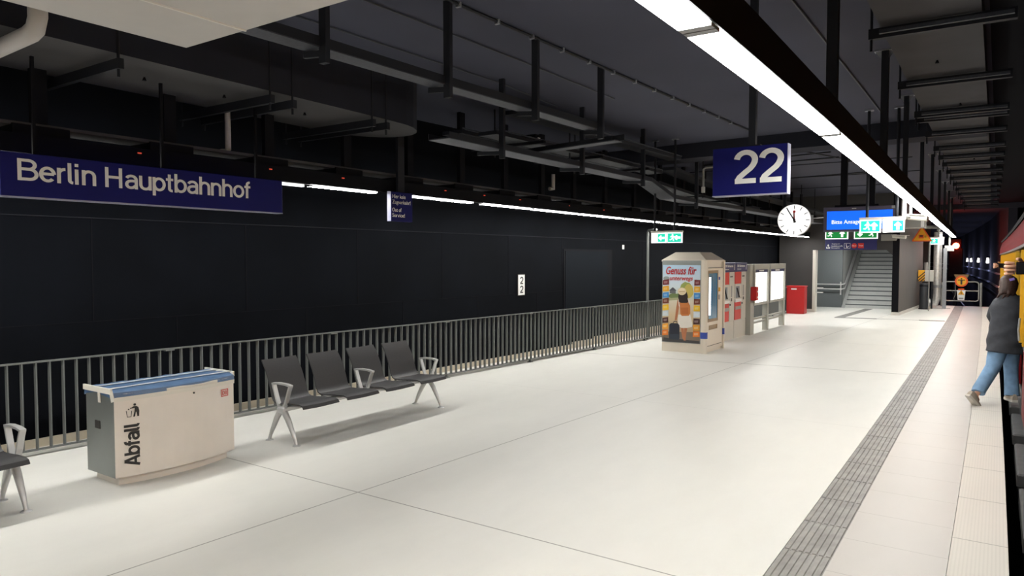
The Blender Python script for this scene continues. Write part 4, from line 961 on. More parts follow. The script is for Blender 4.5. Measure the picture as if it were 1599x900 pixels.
b = MB(); b.prism(circ(.165, 28), (0, -.011, 0), FY['U'], FY['V'], FY['W'], .003); b.build('plate', M['yellow'], t)
b = MB(); b.prism(circ(.03, 10, 0, .10), (0, -.0145, 0), FY['U'], FY['V'], FY['W'], .002); b.prism([(-.12, .03), (.12, .03), (.12, .065), (.035, .065), (.03, -.13), (-.03, -.13), (-.035, .065), (-.12, .065)], (0, -.0145, 0), FY['U'], FY['V'], FY['W'], .002); b.build('pictogram', M['print'], t)
b = MB(); b.prism([(-.26, .27), (.26, .27), (.2, .14), (-.2, .14)], (0, .02, 0), FY['U'], FY['V'], FY['W'], .01); b.build('top_board', mat('brown_board', s2l(128, 98, 60), .6), t)
t = thing('warning_sign', 'small white warning plate with yellow triangle below the round gate sign', 'sign', (-1.22, 33.25, .25))
b = MB(); b.prism([(-.15, .40), (.15, .40), (.11, 0), (-.11, 0)], (0, 0, 0), FY['U'], FY['V'], FY['W'], .006); b.build('plate', M['signwhite'], t)
b = MB(); b.prism([(u, v + .28) for u, v in tri(.22)], (0, -.007, 0), FY['U'], FY['V'], FY['W'], .002, M['yellow']); b.prism([(-.012, .23), (.012, .23), (.012, .33), (-.012, .33)], (0, -.0095, 0), FY['U'], FY['V'], FY['W'], .001, M['print']); b.box(-.10, .10, -.012, -.008, .40, .46, M['orange']); b.box(-.08, .08, -.009, -.007, .04, .10, M['grey']); b.build('pictogram', None, t)
# signal
t = thing('railway_signal', 'black railway signal with a glowing red lamp beyond the platform end', 'signal', (-1.55, 36, -1.2))
MB().box(-.26, .26, 0, .25, 2.30, 3.55, None, .03).build('head', M['black'], t); MB().tube([(0, .12, 0), (0, .12, 2.4)], .08, 10).build('mast', M['steel_dark'], t); MB().box(-.2, .2, .0, .2, 3.5, 3.95, None, .03).build('lamp_head', M['black'], t)
b = MB(); b.tube([(0, -.04, 3.65), (0, .0, 3.65)], .125, 20); b.build('lamp', M['signalred'], t); b = MB(); b.tube([(-.15, -.0, 3.65), (-.15, -.001, 3.65)], .01, 6)
lt = bpy.data.lights.new('signal_light', 'POINT'); lt.energy = 25; lt.color = (1, .06, .03); lt.shadow_soft_size = .12; lo = bpy.data.objects.new('signal_light', lt); C.objects.link(lo); lo.parent = t; lo.location = (0, -.25, 3.65)
tag(MB().box(-.16, .16, -.05, .05, 0, .22).build('equipment_box', M['lightgrey'], None, (-1.66, 33.4, 2.2)), 'small white box hanging left of the red signal', 'equipment box')
tag(MB().box(-.03, .03, -.03, .03, 0, 1.68).build('hanger_post', M['grey'], None, (-1.66, 33.4, 2.42)), 'grey hanger post above the small white box near the signal', 'hanger post')

# ================================================================== STAIRS
t = thing('staircase', 'pale grey staircase rising away inside the stair house', 'stairs', (-4.05, 29.9, 0))
for i in range(22):
    z = .165 * i; y = .30 * i
    b = MB(); b.box(-.82, .88, y, y + .60, max(0, z - .2), z + .165, M['step']); b.box(-.82, .88, y - .006, y + .012, z + .115, z + .16, M['nosing'])
    b.build('step', None, t)
b = MB(); b.prism([(-.10, 0), (.12, 0), (6.7, 3.62), (6.7, 3.95), (6.3, 3.75)], (-.95, 0, 0), (0, 1, 0), (0, 0, 1), (1, 0, 0), .13); b.build('stringer', M['stairwall'], t)
for dz in (.0, .18):
    MB().tube([(-1.85, -.10, .72 + dz), (-.95, -.10, .72 + dz), (-.84, -.08, .75 + dz), (-.84, .15, .85 + dz), (-.84, 6.0, 4.1 + dz)], .022, 8).build('handrail', M['alu'], t, smooth=True)
MB().box(-1.0, -.96, -.12, -.08, 0.5, 1.0).build('handrail_bracket', M['alu'], t)
t = thing('handrail', 'short pair of steel handrail ends at the left edge of the stair opening', 'handrail', (-5.36, 27.0, .7))
for z in (0.0, .16): MB().tube([(0, .0, z), (.12, -.1, z), (.25, -.1, z)], .02, 8).build('rail', M['alu'], t)
t = thing('stair_light', 'white tube light under the stair house ceiling', 'light', (-4.3, 28.4, 2.68))
MB().box(-.8, .8, -.06, .06, -.02, .02).build('diffuser', mat('stair_tube', (1, 1, .97), .4, emit=110), t)
for i, (x, y, z) in enumerate(((-4.1, 33.2, 6.32),)):
    t = thing('stair_light', 'white tube light high above the flight of stairs', 'light', (x, y, z)); MB().box(-.06, .06, -1.2, 1.2, -.02, .02).build('diffuser', mat('stair_tube_high', (1, 1, .97), .4, emit=460), t); MB().box(-.08, .08, -1.25, 1.25, .02, .08).build('housing', M['grey'], t)
struct(MB().box(-5.1, -3.08, 29.5, 39, 6.4, 6.5).build('ceiling_stair_upper', M['stairwall']))
b = MB(); b.box(-5.1, -3.08, 29.5, 29.6, 2.7, 6.5); struct(b.build('wall_stair_upper', M['stairwall']))

# ================================================================== OVERHEAD: panel, ducts, trays, pipes
t = thing('ceiling_panel', 'large pale grey panel box hanging in the top left corner', 'panel', (-2.98, 1.0, 3.2))
MB().box(-1.19, 1.2, -5.0, 1.53, 0, .35).build('box_body', M['white_panel'], t); MB().bar([(-.59, -5, -.004), (-.59, 1.53, -.004)], .012, .008).build('seam', M['lightgrey'], t); pass
for x, y in ((-.9, -.5), (.9, -.5)): MB().box(x - .03, x + .03, y - .03, y + .03, .35, .90).build('hanger_post', M['steel_dark'], t)
t = thing('air_duct', 'big dark boxed duct with a rounded end above the station name sign', 'duct', (-6.3, 3.0, 3.5)); o = t.location
xa, xb, ye = -6.90, -5.72, 6.15
def dx(y): return -.045 * (y - 3.0)
pts = []
ring = [(xa + .2, -8.9), (xb + .2, -8.9)] + [(xb + dx(y), y) for y in (0, 3, 6)] + [((xa + xb) / 2 + dx(6.3) + .59 * cos(a), ye + .80 * sin(a)) for a in [pi * k / 12 for k in range(13)]] + [(xa + dx(y), y) for y in (6, 3, 0)]
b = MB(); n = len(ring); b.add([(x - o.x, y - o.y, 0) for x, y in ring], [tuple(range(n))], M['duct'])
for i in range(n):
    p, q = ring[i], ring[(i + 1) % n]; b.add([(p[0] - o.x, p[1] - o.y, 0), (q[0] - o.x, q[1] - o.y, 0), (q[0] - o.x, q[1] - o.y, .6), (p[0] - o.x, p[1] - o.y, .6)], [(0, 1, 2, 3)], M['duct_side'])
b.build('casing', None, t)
b = MB()
for y in (-.8, .4, 1.2, 2.2, 3.0): b.tube([(.05 - .03 * y, y, 0), (.05 - .03 * y, y, -.03)], [.008, .02], 6)
b.build('fasteners', M['black'], t)
def traverse(parent, xl, xr, y, z, o, rod_top, skew=0.0):
    p = MB(); p.bar([(xl - o.x, y - o.y, z - o.z), (xr - o.x, y + skew - o.y, z - o.z)], .045, .08); q = p.build('support_bar', M['steel_dark'], parent)
    b = MB()
    for x, yy in ((xl + .04, y), (xr - .04, y + skew)): b.tube([(x - o.x, yy - o.y, z - .1 - o.z), (x - o.x, yy - o.y, rod_top - o.z)], .012, 6)
    b.build('threaded_rod', M['steel_dark'], q)
for y in (2.9, 4.35, 4.62, 5.75, 5.98): traverse(t, -7.25 + dx(y), -5.68 + dx(y), y, 3.42, o, 4.1)
t = thing('air_duct', 'flat dark duct over the platform edge carried on a row of cross bars', 'duct', (-.5, 12, 3.85)); o = t.location
YS2 = [-6, 0, 4, 8, 12, 16, 20, 24, 28, 32.5]; b = MB(); rings = []
for y in YS2: c = cur(y) * .6; rings.append([(-.865 + c - o.x, y - o.y, 0), (-.15 + c - o.x, y - o.y, 0), (-.15 + c - o.x, y - o.y, .25), (-.865 + c - o.x, y - o.y, .25)])
b.loft(rings, M['duct']); b.build('casing', None, t)
b = MB()
for k, y in enumerate((5.7, 8.2, 10.6, 13.4, 16.5, 20)): b.tube([(.05 * (-1) ** k, y - o.y, 0), (.05 * (-1) ** k, y - o.y, -.03)], [.008, .02], 6)
b.build('fasteners', M['black'], t)
for y in (3.6, 6.75, 8.9, 10.8, 11.2, 12.6, 14.3, 15.6, 16.8, 18.3, 19.8, 21.4, 23.0, 24.8, 26.6, 28.6, 30.6):
    c = cur(y) * .6; q = MB(); q.bar([(-.95 + c - o.x, y - o.y, -.06), (.08 + c - o.x, y + .02 - o.y, -.06)], .06, .085); s_ = q.build('support_bar', M['steel_dark'], t)
    MB().bar([(-.86 + c - o.x, y - .09 - o.y, -.07), (.06 + c - o.x, y - .07 - o.y, -.07)], .035, .03).build('cable_run', M['tray'], s_)
    MB().tube([(-.93 + c - o.x, y - o.y, -.2), (-.93 + c - o.x, y - o.y, .25)], .012, 6).build('threaded_rod', M['steel_dark'], s_)
for xq, ya, yb, lab in ((-1.49, 4.0, 24.0, 'thin pale cable run along the ceiling right of the right light trunk'),):
    b = MB(); b.tube([(xq + cur(y) * .5, y, 4.085) for y in (ya, 8, 12, 12.8)], .012, 6); tag(b.build('conduit', M['tray']), lab, 'conduit')
for pts, lab in (([(-3.4, 15.2, 4.085), (-2.6, 18, 4.085), (-2.2, 22, 4.085)], 'dark conduit running lengthwise on the far ceiling right of the 22 sign'), ([(-5.8, 16.4, 4.085), (-2.9, 15.8, 4.085)], 'nearest of three dark conduits crossing the far ceiling behind the 22 sign'), ([(-5.8, 17.1, 4.085), (-2.9, 16.7, 4.085)], 'middle of three dark conduits crossing the far ceiling behind the 22 sign'), ([(-5.6, 20.5, 4.085), (-2.5, 19.9, 4.085)], 'farthest of three dark conduits crossing the far ceiling behind the 22 sign')):
    tag(MB().tube(pts, .014, 6).build('conduit', M['steel_dark']), lab, 'conduit')
# cable trays, left
def tray(label, pts, wd, posts, lip=.07, zc=4.1):
    t = thing('cable_tray', label, 'cable tray', pts[0]); o = Vector(pts[0]); P = [Vector(p) - o for p in pts]
    MB().bar(P, wd, .012).build('tray_base', M['tray'], t)
    b = MB()
    for s in (-1, 1): b.bar([p + Vector((s * wd / 2, 0, lip / 2)) for p in P], .01, lip)
    b.build('tray_sides', M['steel_dark'], t)
    for (x, y, z) in posts:
        q = MB().box(x - .035 - o.x, x + .035 - o.x, y - .02 - o.y, y + .02 - o.y, z - .12 - o.z, zc - o.z).build('hanger_post', M['steel_dark'], t)
        MB().bar([(x - o.x, y - o.y, z - .05 - o.z), (x - wd * 1.25 - o.x, y - o.y, z - .03 - o.z)], .03, .045).build('bracket_arm', M['steel_dark'], q)
    return t
tray('long grey cable tray on posts leading away from the pale corner panel', [(-4.10, -4, 3.4), (-4.10, 2.6, 3.4), (-4.05, 4.7, 3.4), (-3.98, 6.3, 3.4), (-3.95, 7.4, 3.4)], .17, [(-3.97, 3.45, 3.4), (-3.94, 4.78, 3.4), (-3.86, 6.05, 3.4), (-3.83, 7.4, 3.4)])
tray('grey cable tray running above the left light line past the rounded duct end', [(-5.25, 6.2, 3.25), (-5.25, 8.0, 3.25), (-5.22, 10.0, 3.25), (-5.2, 11.7, 3.25), (-5.3, 13.0, 3.05), (-5.3, 14.6, 3.05), (-5.1, 18.0, 3.05), (-4.75, 24.0, 3.0)], .3, [(-5.08, 7.2, 3.25), (-5.06, 9.2, 3.25), (-5.04, 11.3, 3.25), (-5.15, 14.2, 3.05), (-5.0, 17.0, 3.05), (-4.8, 20.0, 3.03)])
tray('short grey cross tray joining the two long cable trays', [(-5.3, 8.2, 3.33), (-3.85, 7.9, 3.33)], .16, [])
t = thing('cable_tray', 'black stacked cable runs high above the left trays near the dark wall', 'cable tray', (-5.9, 8, 3.5)); o = Vector((-5.9, 8, 3.5))
for k, (x, z, w_) in enumerate(((-5.6, 3.55, .3), (-6.2, 3.62, .35), (-5.2, 3.78, .25))):
    MB().bar(rel([(x, 7.6, z), (x + .1, 12.9, z)], o), w_, .05).build('tray_base', M['steel_dark'], t)
    MB().bar(rel([(x + w_ / 2 + .005, 7.6, z + .04), (x + w_ / 2 + .105, 12.9, z + .04)], o), .01, .02).build('tray_edge', M['tray'], t)
for y in (8.3, 10.0, 11.8): MB().box(-.5, .75, y - 8 - .03, y - 8 + .03, -.03, .01).build('support_bar', M['black'], t); 
for y in (8.6, 10.6): MB().box(.2, .45, y - 8 - .06, y - 8 + .1, .05, .16).build('cable_box', M['black'], t); MB().box(.45, .455, y - 8, y - 8 + .06, .10, .12).build('label_plate', M['signwhite'], t)
for x, y in ((-.3, 8.6), (.4, 9.6), (-.3, 11), (.5, 12)): MB().tube([(x, y - 8, -.1), (x, y - 8, .6)], .012, 6).build('threaded_rod', M['steel_dark'], t)
t = thing('cable_tray', 'black cable bundle trays beyond the downstand beam above the far left lights', 'cable tray', (-5.6, 18, 3.3)); o = Vector((-5.6, 18, 3.3))
for x, z, w_ in ((-5.75, 3.3, .4), (-5.4, 3.55, .35)): MB().bar(rel([(x, 13.2, z + .1), (x + .05, 15, z), (x + .5, 25.5, z - .15)], o), w_, .06).build('tray_base', M['steel_dark'], t)
for y in (15, 16.5, 18, 19.5, 21, 22.5, 24): MB().box(-.45 + (y - 18) * .05, .5 + (y - 18) * .05, y - 18.03, y - 17.97, -.10 - (y - 18) * .01, -.05).build('support_bar', M['black'], t); MB().tube([(.45 + (y - 18) * .05, y - 18, -.1), (.45 + (y - 18) * .05, y - 18, .8)], .012, 6).build('threaded_rod', M['steel_dark'], t)
def pale(label, pts, r=.03): return tag(MB().tube(rel(pts, pts[0]), r, 10).build('pipe', M['pale_pipe'], None, pts[0], True), label, 'pipe')
pale('pale vertical pipe below the big duct, above the station name sign', [(-6.80, 4.58, 3.48), (-6.80, 4.58, 3.06), (-6.82, 4.57, 3.04), (-6.88, 4.55, 3.04)])
pale('pale bent pipe at the top left photo corner beside the pale panel', [(-5.3, 2.17, 4.1), (-5.3, 2.17, 3.5), (-5.34, 2.17, 3.43), (-5.42, 2.17, 3.41), (-6.8, 2.2, 3.40)], .06)
pale('short pale vertical pipe below the cable trays above the left light line', [(-6.82, 11.3, 3.45), (-6.82, 11.3, 3.18), (-6.84, 11.2, 3.18)], .035)
t = thing('conduit', 'pale bent conduit stub with a socket behind the left exit sign posts', 'conduit', (-5.1, 14.6, 4.1)); MB().tube([(.2, 0, -.3), (-.0, 0, -.3), (-.05, 0, -.34), (-.05, 0, -.72)], .022, 8).build('bent_tube', M['grey'], t); MB().box(-.08, -.02, -.03, .03, -.82, -.7).build('socket', M['lightgrey'], t); MB().tube([(.19, 0, -.3), (.19, 0, 0)], .012, 6).build('rod', M['steel_dark'], t)

# ================================================================== TRAIN
t = thing('train', 'yellow and red suburban train standing open at the right platform edge', 'train', (1.5, 12, -1.2)); o = t.location
def tx(y): return .275 + cur(y) * 1.0
prof = [(0.02, .13), (0, .2), (0, .88)]
def side(name, ya, yb, pts, m, closed=True):
    n = max(1, int((yb - ya) / 2)); rings = []
    for i in range(n + 1):
        y = ya + (yb - ya) * i / n; rings.append([(tx(y) + dx_ - o.x, y - o.y, z - o.z) for dx_, z in pts])
    return MB().loft(rings).build(name, m, t)
spans = [(-8.5, 3.7), (5.7, 9.9), (12.3, 19), (19.05, 25), (25.05, 28.5)]
for a, c in spans:
    side('lower_panel', a, c, [(0.0, .13), (0.0, .90), (.06, .90), (.06, .13)], M['train_red'])
    side('side_panel', a, c, [(0.0, .92), (0.0, 2.02), (.06, 2.02), (.06, .92)], M['train_yellow'])
    side('belt_strip', a, c, [(-.006, .88), (-.006, .925), (.05, .925), (.05, .88)], M['train_black'])
    b = MB(); y = a + .1
    k = 0
    while y < c and k < 40:
        b.bar([(tx(y) - .008 - o.x, y - o.y, .93 - o.z), (tx(y) - .008 - o.x, y - o.y, 2.0 - o.z)], .03, .02, ref=(0, 1, 0)); 
        for j in range(18): b.box(tx(y) - .026 - o.x, tx(y) - .012 - o.x, y - .006 - o.y, y + .006 - o.y, .95 + .06 * j - o.z, .962 + .06 * j - o.z)
        y += .95; k += 1
    b.build('panel_ribs', M['train_yellow'], t)
side('roof_edge', -8.5, 28.5, [(-.02, 2.02), (-.045, 2.06), (-.03, 2.2), (.02, 2.42), (.12, 2.56), (.3, 2.66), (.3, 2.02)], M['train_red_darkened'])
side('gutter', -8.5, 28.5, [(-.055, 2.02), (-.055, 2.05), (.02, 2.05), (.02, 2.02)], M['train_grey'])
side('roof_trim', -8.5, 28.5, [(.0, 2.42), (-.015, 2.46), (.1, 2.60), (.12, 2.56)], M['train_roof'])
side('roof', -8.5, 28.5, [(.3, 2.1), (.3, 2.66), (1.3, 2.8), (2.3, 2.66), (2.3, 2.1)], M['train_roof'])
side('floor_frame', -8.5, 28.5, [(.05, -.6), (.02, .0), (.05, .12), (2.6, .12), (2.6, -.6)], M['train_black'])
side('far_side', -8.5, 28.5, [(2.55, .12), (2.55, 2.6), (2.6, 2.6), (2.6, .12)], M['train_grey'])
y = -8.0
while y < 27:
    b = MB(); x0 = tx(y) - .085 - o.x
    b.box(x0, x0 + .16, y - o.y, y + 1.3 - o.y, -.16 - o.z, -.03 - o.z, None, .015); b.box(x0 + .03, x0 + .16, y + .1 - o.y, y + 1.2 - o.y, -.5 - o.z, -.16 - o.z, None, .02)
    b.build('footboard', M['train_black'], t); y += 1.75
for ya, yb in ((9.9, 12.3), (3.7, 5.7)):
    for y in (ya - .03, yb + .03): 
        MB().bar([(tx(y) - .02 - o.x, y - o.y, .95 - o.z), (tx(y) - .02 - o.x, y - o.y, 2.0 - o.z)], .05, .06, ref=(0, 1, 0)).build('door_edge', M['train_yellow'], t)
for ya, yb in ((12.75, 13.75), (14.0, 15.0), (6.3, 7.3)):
    MB().bar([(tx(ya) + .012 - o.x, ya - o.y, 1.62 - o.z), (tx(yb) + .012 - o.x, yb - o.y, 1.62 - o.z)], .04, .5).build('window', M['phone'], t)
MB().tube([(tx(9.5) - .05 - o.x, 9.5 - o.y, 1.0 - o.z), (tx(9.5) - .06 - o.x, 9.5 - o.y, 1.12 - o.z), (tx(9.5) - .05 - o.x, 9.5 - o.y, 1.25 - o.z)], .012, 8).build('door_handle', M['galv'], t)
# running rails in the tunnel
def rail(label, pts):
    b = MB(); b.bar(pts, .07, .14); return tag(b.build('rail', M['railtop']), label, 'rail', 'tunnel rails')
for k, (dx_, lab) in enumerate(((0, 'nearest to the tunnel wall'), (1.435, 'second from the tunnel wall'), (4.2, 'third from the tunnel wall'), (5.6, 'farthest from the tunnel wall'))):
    rail('rail curving left into the dark tunnel, ' + lab, [(x - .75 - dx_, y, -1.1) for x, y in TW[:-1]])
for z, m_, lab in ((1.27, M['pale_cable'], 'top pale pipe of three along the curved tunnel wall'), (.72, M['pale_cable'], 'middle pale pipe of three along the curved tunnel wall'), (.36, M['tray'], 'lowest dull pipe of three along the curved tunnel wall')):
    tag(MB().bar([(x - .04, y, z) for x, y in TW[:-1]], .06, .07).build('cable_pipe', m_), lab, 'pipe')
for k, (x, y, lab) in enumerate(((-5.38, 100, 'farthest, left of the red signal'), (-2.76, 75, 'second farthest, just right of the red signal'), (-1.94, 65, 'third from the right end pair'), (-1.56, 60, 'third nearest to the train'), (-.96, 52, 'second nearest to the train'), (-.4, 44, 'nearest to the train'))):
    if k == 2: lab = 'fourth nearest to the train'
    t = thing('tunnel_lamp', 'small white lamp on the curved tunnel wall, ' + lab, 'lamp', (x - .02, y, 1.95), 0, 'tunnel wall lamps')
    MB().box(-.15, .01, -.08, .08, -.02, .05).build('hood', M['steel_dark'], t); MB().tube([(-.08, 0, -.28), (-.08, 0, -.02)], [.07, .045], 10).build('glow_tube', M['lampglow'], t)
    lt = bpy.data.lights.new('lamp_light', 'POINT'); lt.energy = 18; lt.color = (.55, .58, 1.0); lt.shadow_soft_size = .1; lo = bpy.data.objects.new('lamp_light', lt); C.objects.link(lo); lo.parent = t; lo.location = (-.6, -.3, -.4)

# ================================================================== PEOPLE
RX, RY = cos(math.atan(760.5 / 1110)), sin(math.atan(760.5 / 1110))
def skin_mesh(name, verts, edges, radii, m, parent, root=0, sub=2):
    me = bpy.data.meshes.new(name); me.from_pydata(verts, edges, []); o = bpy.data.objects.new(name, me); C.objects.link(o); o.parent = parent
    md = o.modifiers.new('skin', 'SKIN'); md.use_smooth_shade = True; md.branch_smoothing = 0.4
    if not me.skin_vertices: 
        me.skin_vertices.new() if hasattr(me.skin_vertices, 'new') else None
    for i, r in enumerate(radii):
        r = r if isinstance(r, tuple) else (r, r); me.skin_vertices[0].data[i].radius = r; me.skin_vertices[0].data[i].use_root = (i == root)
    s = o.modifiers.new('sub', 'SUBSURF'); s.levels = sub; s.render_levels = sub
    me.materials.append(m)
    return o
def bake(o):         # keep the evaluated surface, so that every person part is an ordinary mesh
    dg = bpy.context.evaluated_depsgraph_get(); dg.update()
    me = bpy.data.meshes.new_from_object(o.evaluated_get(dg)); old = o.data; o.modifiers.clear(); o.data = me
    me.polygons.foreach_set('use_smooth', [True] * len(me.polygons)); me.name = o.name
    return o
def chain(paths, root_idx=0):
    verts, edges, rad, ix = [], [], [], {}
    for path in paths:
        prev = None
        for p in path:
            key, r = tuple(round(c, 4) for c in p[:3]), p[3]
            if key not in ix: ix[key] = len(verts); verts.append(key); rad.append(r)
            i = ix[key]
            if prev is not None and prev != i: edges.append((prev, i))
            prev = i
    return verts, edges, rad
# the woman stepping in; local frame: x = to the right in the photo, y = away, z = up
t = thing('person', 'person in charcoal jacket and light blue jeans stepping into the yellow train', 'person', (0.085, 11.2, 0.0), math.atan(760.5 / 1110))
P_, Lk, Rk = (.05, .05, .86), None, None
body = chain([
    [(.05, .05, .86, .115), (.06, .06, 1.02, .10), (.09, .09, 1.2, .12), (.12, .13, 1.33, .085), (.14, .155, 1.42, .055), (.15, .175, 1.47, .048), (.155, .20, 1.545, .078), (.155, .21, 1.62, .075)],
    [(.05, .05, .86, .115), (-.03, .04, .82, .092), (-.07, .06, .64, .08), (-.10, .06, .48, .058), (-.23, .0, .33, .052), (-.365, -.05, .175, .036), (-.405, -.055, .125, .034), (-.34, -.02, .045, .028)],
    [(.05, .05, .86, .115), (.12, .07, .82, .092), (.18, .14, .64, .078), (.20, .16, .48, .056), (.18, .12, .30, .05), (.165, .08, .13, .036), (.165, .07, .09, .034), (.20, .17, .07, .028)],
    [(.12, .13, 1.33, .085), (.03, .15, 1.31, .03), (.03, .22, 1.2, .03), (.07, .32, 1.085, .03), (.17, .40, 1.14, .03), (.27, .47, 1.20, .024), (.31, .50, 1.225, .030)],
] + [[(.31, .50, 1.225, .030), (.335 + .004 * q, .525 - .01 * q, 1.245 + .018 * q, .011), (.375 + .004 * q, .545 - .012 * q, 1.25 + .021 * q, .0085), (.395, .55 - .012 * q, 1.235 + .02 * q, .0075)] for q in (-1.5, -.5, .5, 1.5)] + [
    [(.31, .50, 1.225, .030), (.305, .535, 1.255, .011), (.325, .56, 1.275, .009)],
    [(.35, .58, 1.42, .030), (.345, .615, 1.445, .011), (.335, .635, 1.475, .009)]] + [
    [(.35, .58, 1.42, .030), (.35 + .017 * q, .59, 1.46, .011), (.35 + .019 * q, .605, 1.50, .0085), (.35 + .019 * q, .625, 1.52, .0075)] for q in (-1.5, -.5, .5, 1.5)] + [
    [(.12, .13, 1.33, .085), (.24, .17, 1.31, .03), (.33, .28, 1.27, .035), (.38, .38, 1.2, .038), (.36, .5, 1.3, .032), (.35, .56, 1.38, .026), (.35, .58, 1.42, .030)]])
bd = bake(skin_mesh('body', *body, M['skin'], t))
# jacket (torso + sleeves), loose over the body
def ell(cx, cy, z, rx, ry, n=20, tilt=0.0): return [(cx + rx * cos(2 * pi * k / n), cy + ry * sin(2 * pi * k / n), z + tilt * cos(2 * pi * k / n)) for k in range(n)]
prof_j = [(.665, .04, .04, .232, .172), (.70, .04, .04, .24, .18), (.82, .047, .05, .225, .178), (.95, .062, .06, .208, .168), (1.08, .08, .08, .212, .165), (1.20, .098, .10, .212, .16), (1.29, .11, .12, .205, .15), (1.35, .118, .132, .178, .132), (1.40, .13, .145, .125, .105), (1.435, .14, .155, .08, .08), (1.47, .148, .17, .07, .068)]
b = MB(); rings = []; NZ = 44
for q in range(NZ + 1):
    z = .665 + (1.47 - .665) * q / NZ; cx, cy, rx, ry = lerp_table(prof_j, z); r = []
    for k in range(44):
        a = 2 * pi * k / 44; amp = (1 - max(0, (z - 1.25) / .22)) if z > 1.25 else 1.0
        f = 1 + amp * (.030 * sin(17 * z + 2.0 * sin(a) + 1.5 * a) + .022 * sin(34 * z - 3 * a) + .012 * sin(5 * a + 9 * z))
        r.append((cx + rx * f * cos(a), cy + ry * f * sin(a), z - .02 * cos(a) * (z < .70)))
    rings.append(r)
b.loft(rings)
jk = b.build('jacket', M['jacket'], t, smooth=True); s = jk.modifiers.new('sub', 'SUBSURF'); s.levels = 1; s.render_levels = 2
for pts in ([(.07, .125, 1.32, .09), (.02, .15, 1.30, .09), (.0, .20, 1.22, .08), (.005, .26, 1.13, .07), (.06, .32, 1.085, .062), (.15, .385, 1.13, .05), (.245, .45, 1.185, .042)], [(.25, .15, 1.34, .085), (.33, .25, 1.29, .072), (.39, .38, 1.195, .062), (.375, .46, 1.25, .052), (.355, .54, 1.345, .042)]):
    MB().tube([p[:3] for p in pts], [p[3] for p in pts], 14).build('sleeve', M['jacket'], t, smooth=True)
jn = [[(-.02, .04, .85, .125), (-.05, .05, .72, .112), (-.08, .06, .58, .098), (-.105, .06, .48, .086), (-.175, .03, .40, .083), (-.27, -.01, .29, .080), (-.34, -.035, .205, .080), (-.365, -.05, .165, .078)],
      [(.11, .06, .85, .125), (.155, .11, .70, .108), (.19, .15, .56, .092), (.20, .16, .47, .084), (.19, .135, .34, .08), (.175, .10, .20, .082), (.168, .08, .10, .086)]]
for pts in jn:
    q = MB().tube([p[:3] for p in pts], [p[3] for p in pts], 18).build('jeans_leg', M['denim'], t, smooth=True)
def shoe(ankle, toe_dir, up, s=1.0):
    A = Vector(ankle); d = Vector(toe_dir).normalized(); u = Vector(up).normalized(); w_ = d.cross(u).normalized(); u = w_.cross(d)
    prof = [(-.085, .030, .05, .07), (-.06, .038, .06, .085), (0, .040, .055, .085), (.06, .044, .04, .06), (.11, .047, .03, .045), (.15, .040, .022, .036), (.175, .022, .012, .026)]
    rings = []
    for f, hw, _, h in prof:
        c = A + d * (f * s) - u * .075
        rings.append([c + w_ * (-hw) , c + w_ * hw, c + w_ * (hw * .95) + u * (h * .6), c + w_ * (hw * .45) + u * h, c - w_ * (hw * .45) + u * h, c - w_ * (hw * .95) + u * (h * .6)])
    q = MB().loft(rings).build('shoe', M['shoe'], t, smooth=True)
    rings = []
    for f, hw, _, h in prof:
        c = A + d * (f * s * 1.04) - u * .075; k = 1.1
        rings.append([c - w_ * hw * k - u * .022, c + w_ * hw * k - u * .022, c + w_ * hw * k + u * .008, c - w_ * hw * k + u * .008])
    MB().loft(rings).build('sole', M['sole'], q, smooth=True)
shoe((-.405, -.06, .135), (.12, .03, -.125), (.6, .1, .72)); shoe((.165, .07, .125), (.25, .95, -.02), (0, 0, 1))
# head: skull, face, hair
b = MB(); hc = Vector((.155, .205, 1.555)); b.sphere(hc, .1, None, 18, 14, (.80, .95, 1.12)); b.sphere(hc + Vector((.015, .035, -.065)), .06, None, 12, 8, (.85, 1, .8)); hd = b.build('head', M['skin'], t, smooth=True)
F_ = Vector((.35, .94, 0)).normalized(); S_ = Vector((.94, -.35, 0))
b = MB(); b.sphere(hc + F_ * .098 + Vector((0, 0, -.025)), .016, None, 10, 6, (1, 1, 1.6)); b.build('nose', M['skin'], hd, smooth=True)
for s in (-1, 1):
    b = MB(); b.sphere(hc + F_ * .082 + S_ * (.034 * s) + Vector((0, 0, .0)), .012, None, 10, 6); b.build('eye', M['signwhite'], hd, smooth=True)
    b = MB(); b.sphere(hc + S_ * (.08 * s) + Vector((0, 0, -.015)), .024, None, 10, 6, (.5, .8, 1.3)); b.build('ear', M['skin'], hd, smooth=True)
b = MB(); b.sphere(hc + F_ * .088 + Vector((0, 0, -.062)), .016, None, 10, 6, (1.3, .8, .4)); b.build('mouth', M['red'], hd, smooth=True)
b = MB(); b.sphere(hc + Vector((-.01, -.018, .015)), .112, None, 18, 12, (.86, .9, 1.08))
for k in range(14):
    a = -pi * .95 + k * .17; x = hc.x + .085 * cos(a) - .01; y = hc.y - .03 + .085 * sin(a) * .9; L = .17 + .04 * sin(k * 2.1)
    b.tube([(hc.x + .35 * (x - hc.x), hc.y - .02 + .35 * (y - hc.y), hc.z + .112), (hc.x + .85 * (x - hc.x), hc.y + .85 * (y - hc.y), hc.z + .075), (x, y, hc.z + .02), (x - .022, y - .015, hc.z - .05), (x - .05 - .012 * sin(k), y - .035, hc.z - .11), (x - .085 - .03 * sin(k * 1.7), y - .04, hc.z - L + .03 * (k % 2))], [.016, .026, .03, .03, .022, .004], 10)
b.build('hair', M['hair'], t, smooth=True)
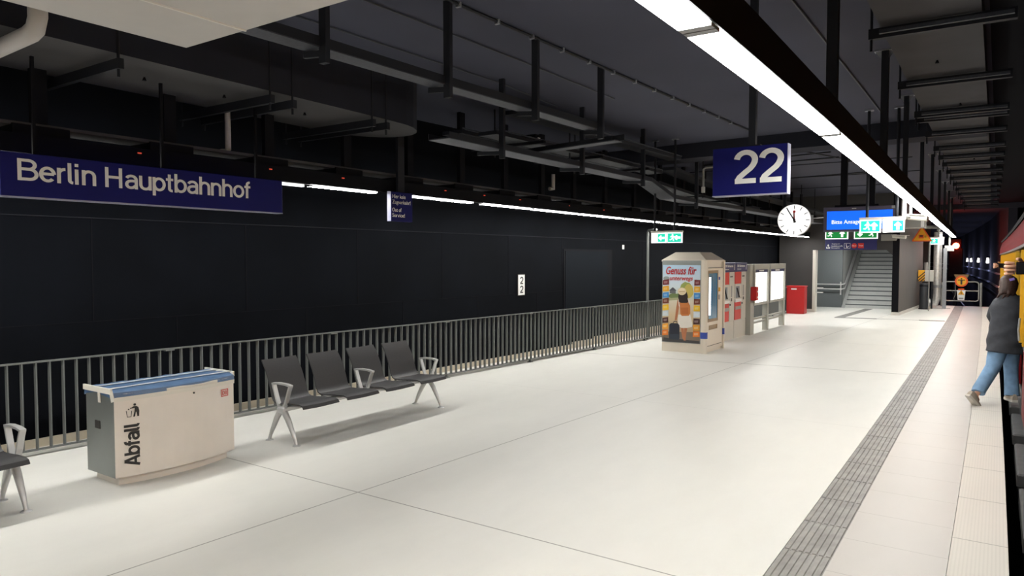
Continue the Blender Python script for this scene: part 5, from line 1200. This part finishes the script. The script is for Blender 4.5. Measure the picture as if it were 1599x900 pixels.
b = MB(); b.bar([hc + Vector((-.05, -.10, .065)), hc + Vector((.0, -.118, .08))], .04, .03); b.build('hair_clip', M['clip'], t)

# hand holding a phone, leaning out of the nearer train door
def hand_person(label, loc, rz, k=1.0):
    t = thing('person', label, 'person', loc, rz)
    # local: x along the forearm (fingers at -x), z up
    paths = [[(.55, .0, -.16, .05), (.40, .0, -.12, .045), (.22, 0, -.06, .036), (.12, 0, -.025, .027), (.07, 0, -.01, (.030, .022)), (.02, .0, 0.0, (.036, .018))]]
    fr = [(.030, .088, .0085), (.010, .098, .009), (-.011, .092, .0088), (-.031, .074, .0078)]
    for z, L, r in fr:
        paths.append([(.02, .0, 0.0, (.036, .018)), (-.012, -.006, z, .0115), (-.045, -.020, z * 1.02, r * 1.1), (-.055, -.045, z * 1.02, r), (-.040, -.045 - (L - .07) * .5, z, r * .95), (-.018, -.05 - (L - .07) * .5, z * .98, r * .85)])
    paths.append([(.07, 0, -.01, (.030, .022)), (.045, -.022, .036, .0125), (.020, -.042, .052, .0105), (-.004, -.054, .052, .009)])
    bake(skin_mesh('arm', *chain(paths), M['skin'], t, 0, 2))
    MB().tube([(.58, 0, -.165), (.40, 0, -.12), (.24, 0, -.065)], [.062, .056, .046], 14).build('sleeve', M['jacket'], t, smooth=True)
    return t
hp = hand_person('person leaning out of the nearer train door, only the hand and forearm showing', (.055, 5.02, 1.845), math.atan(760.5 / 1110))
t = thing('phone', 'black phone held in the nearer outstretched hand', 'phone', (.085, 5.02, 1.845), math.atan(760.5 / 1110)); MB().box(-.028, .125, -.036, -.027, -.036, .036, None, .004).build('body', M['phone'], t); MB().box(-.02, .118, -.0375, -.036, -.031, .031).build('screen', M['anthracite'], t)
hp2 = hand_person('person farther along the train with a hand reaching out of it above the stepping passenger', (-.045, 13.4, 1.79), math.atan(760.5 / 1110))
t = thing('phone', 'dark phone held in the farther outstretched hand', 'phone', (-.005, 13.4, 1.79), math.atan(760.5 / 1110)); MB().box(-.028, .125, -.036, -.027, -.036, .036, None, .004).build('body', M['phone'], t)
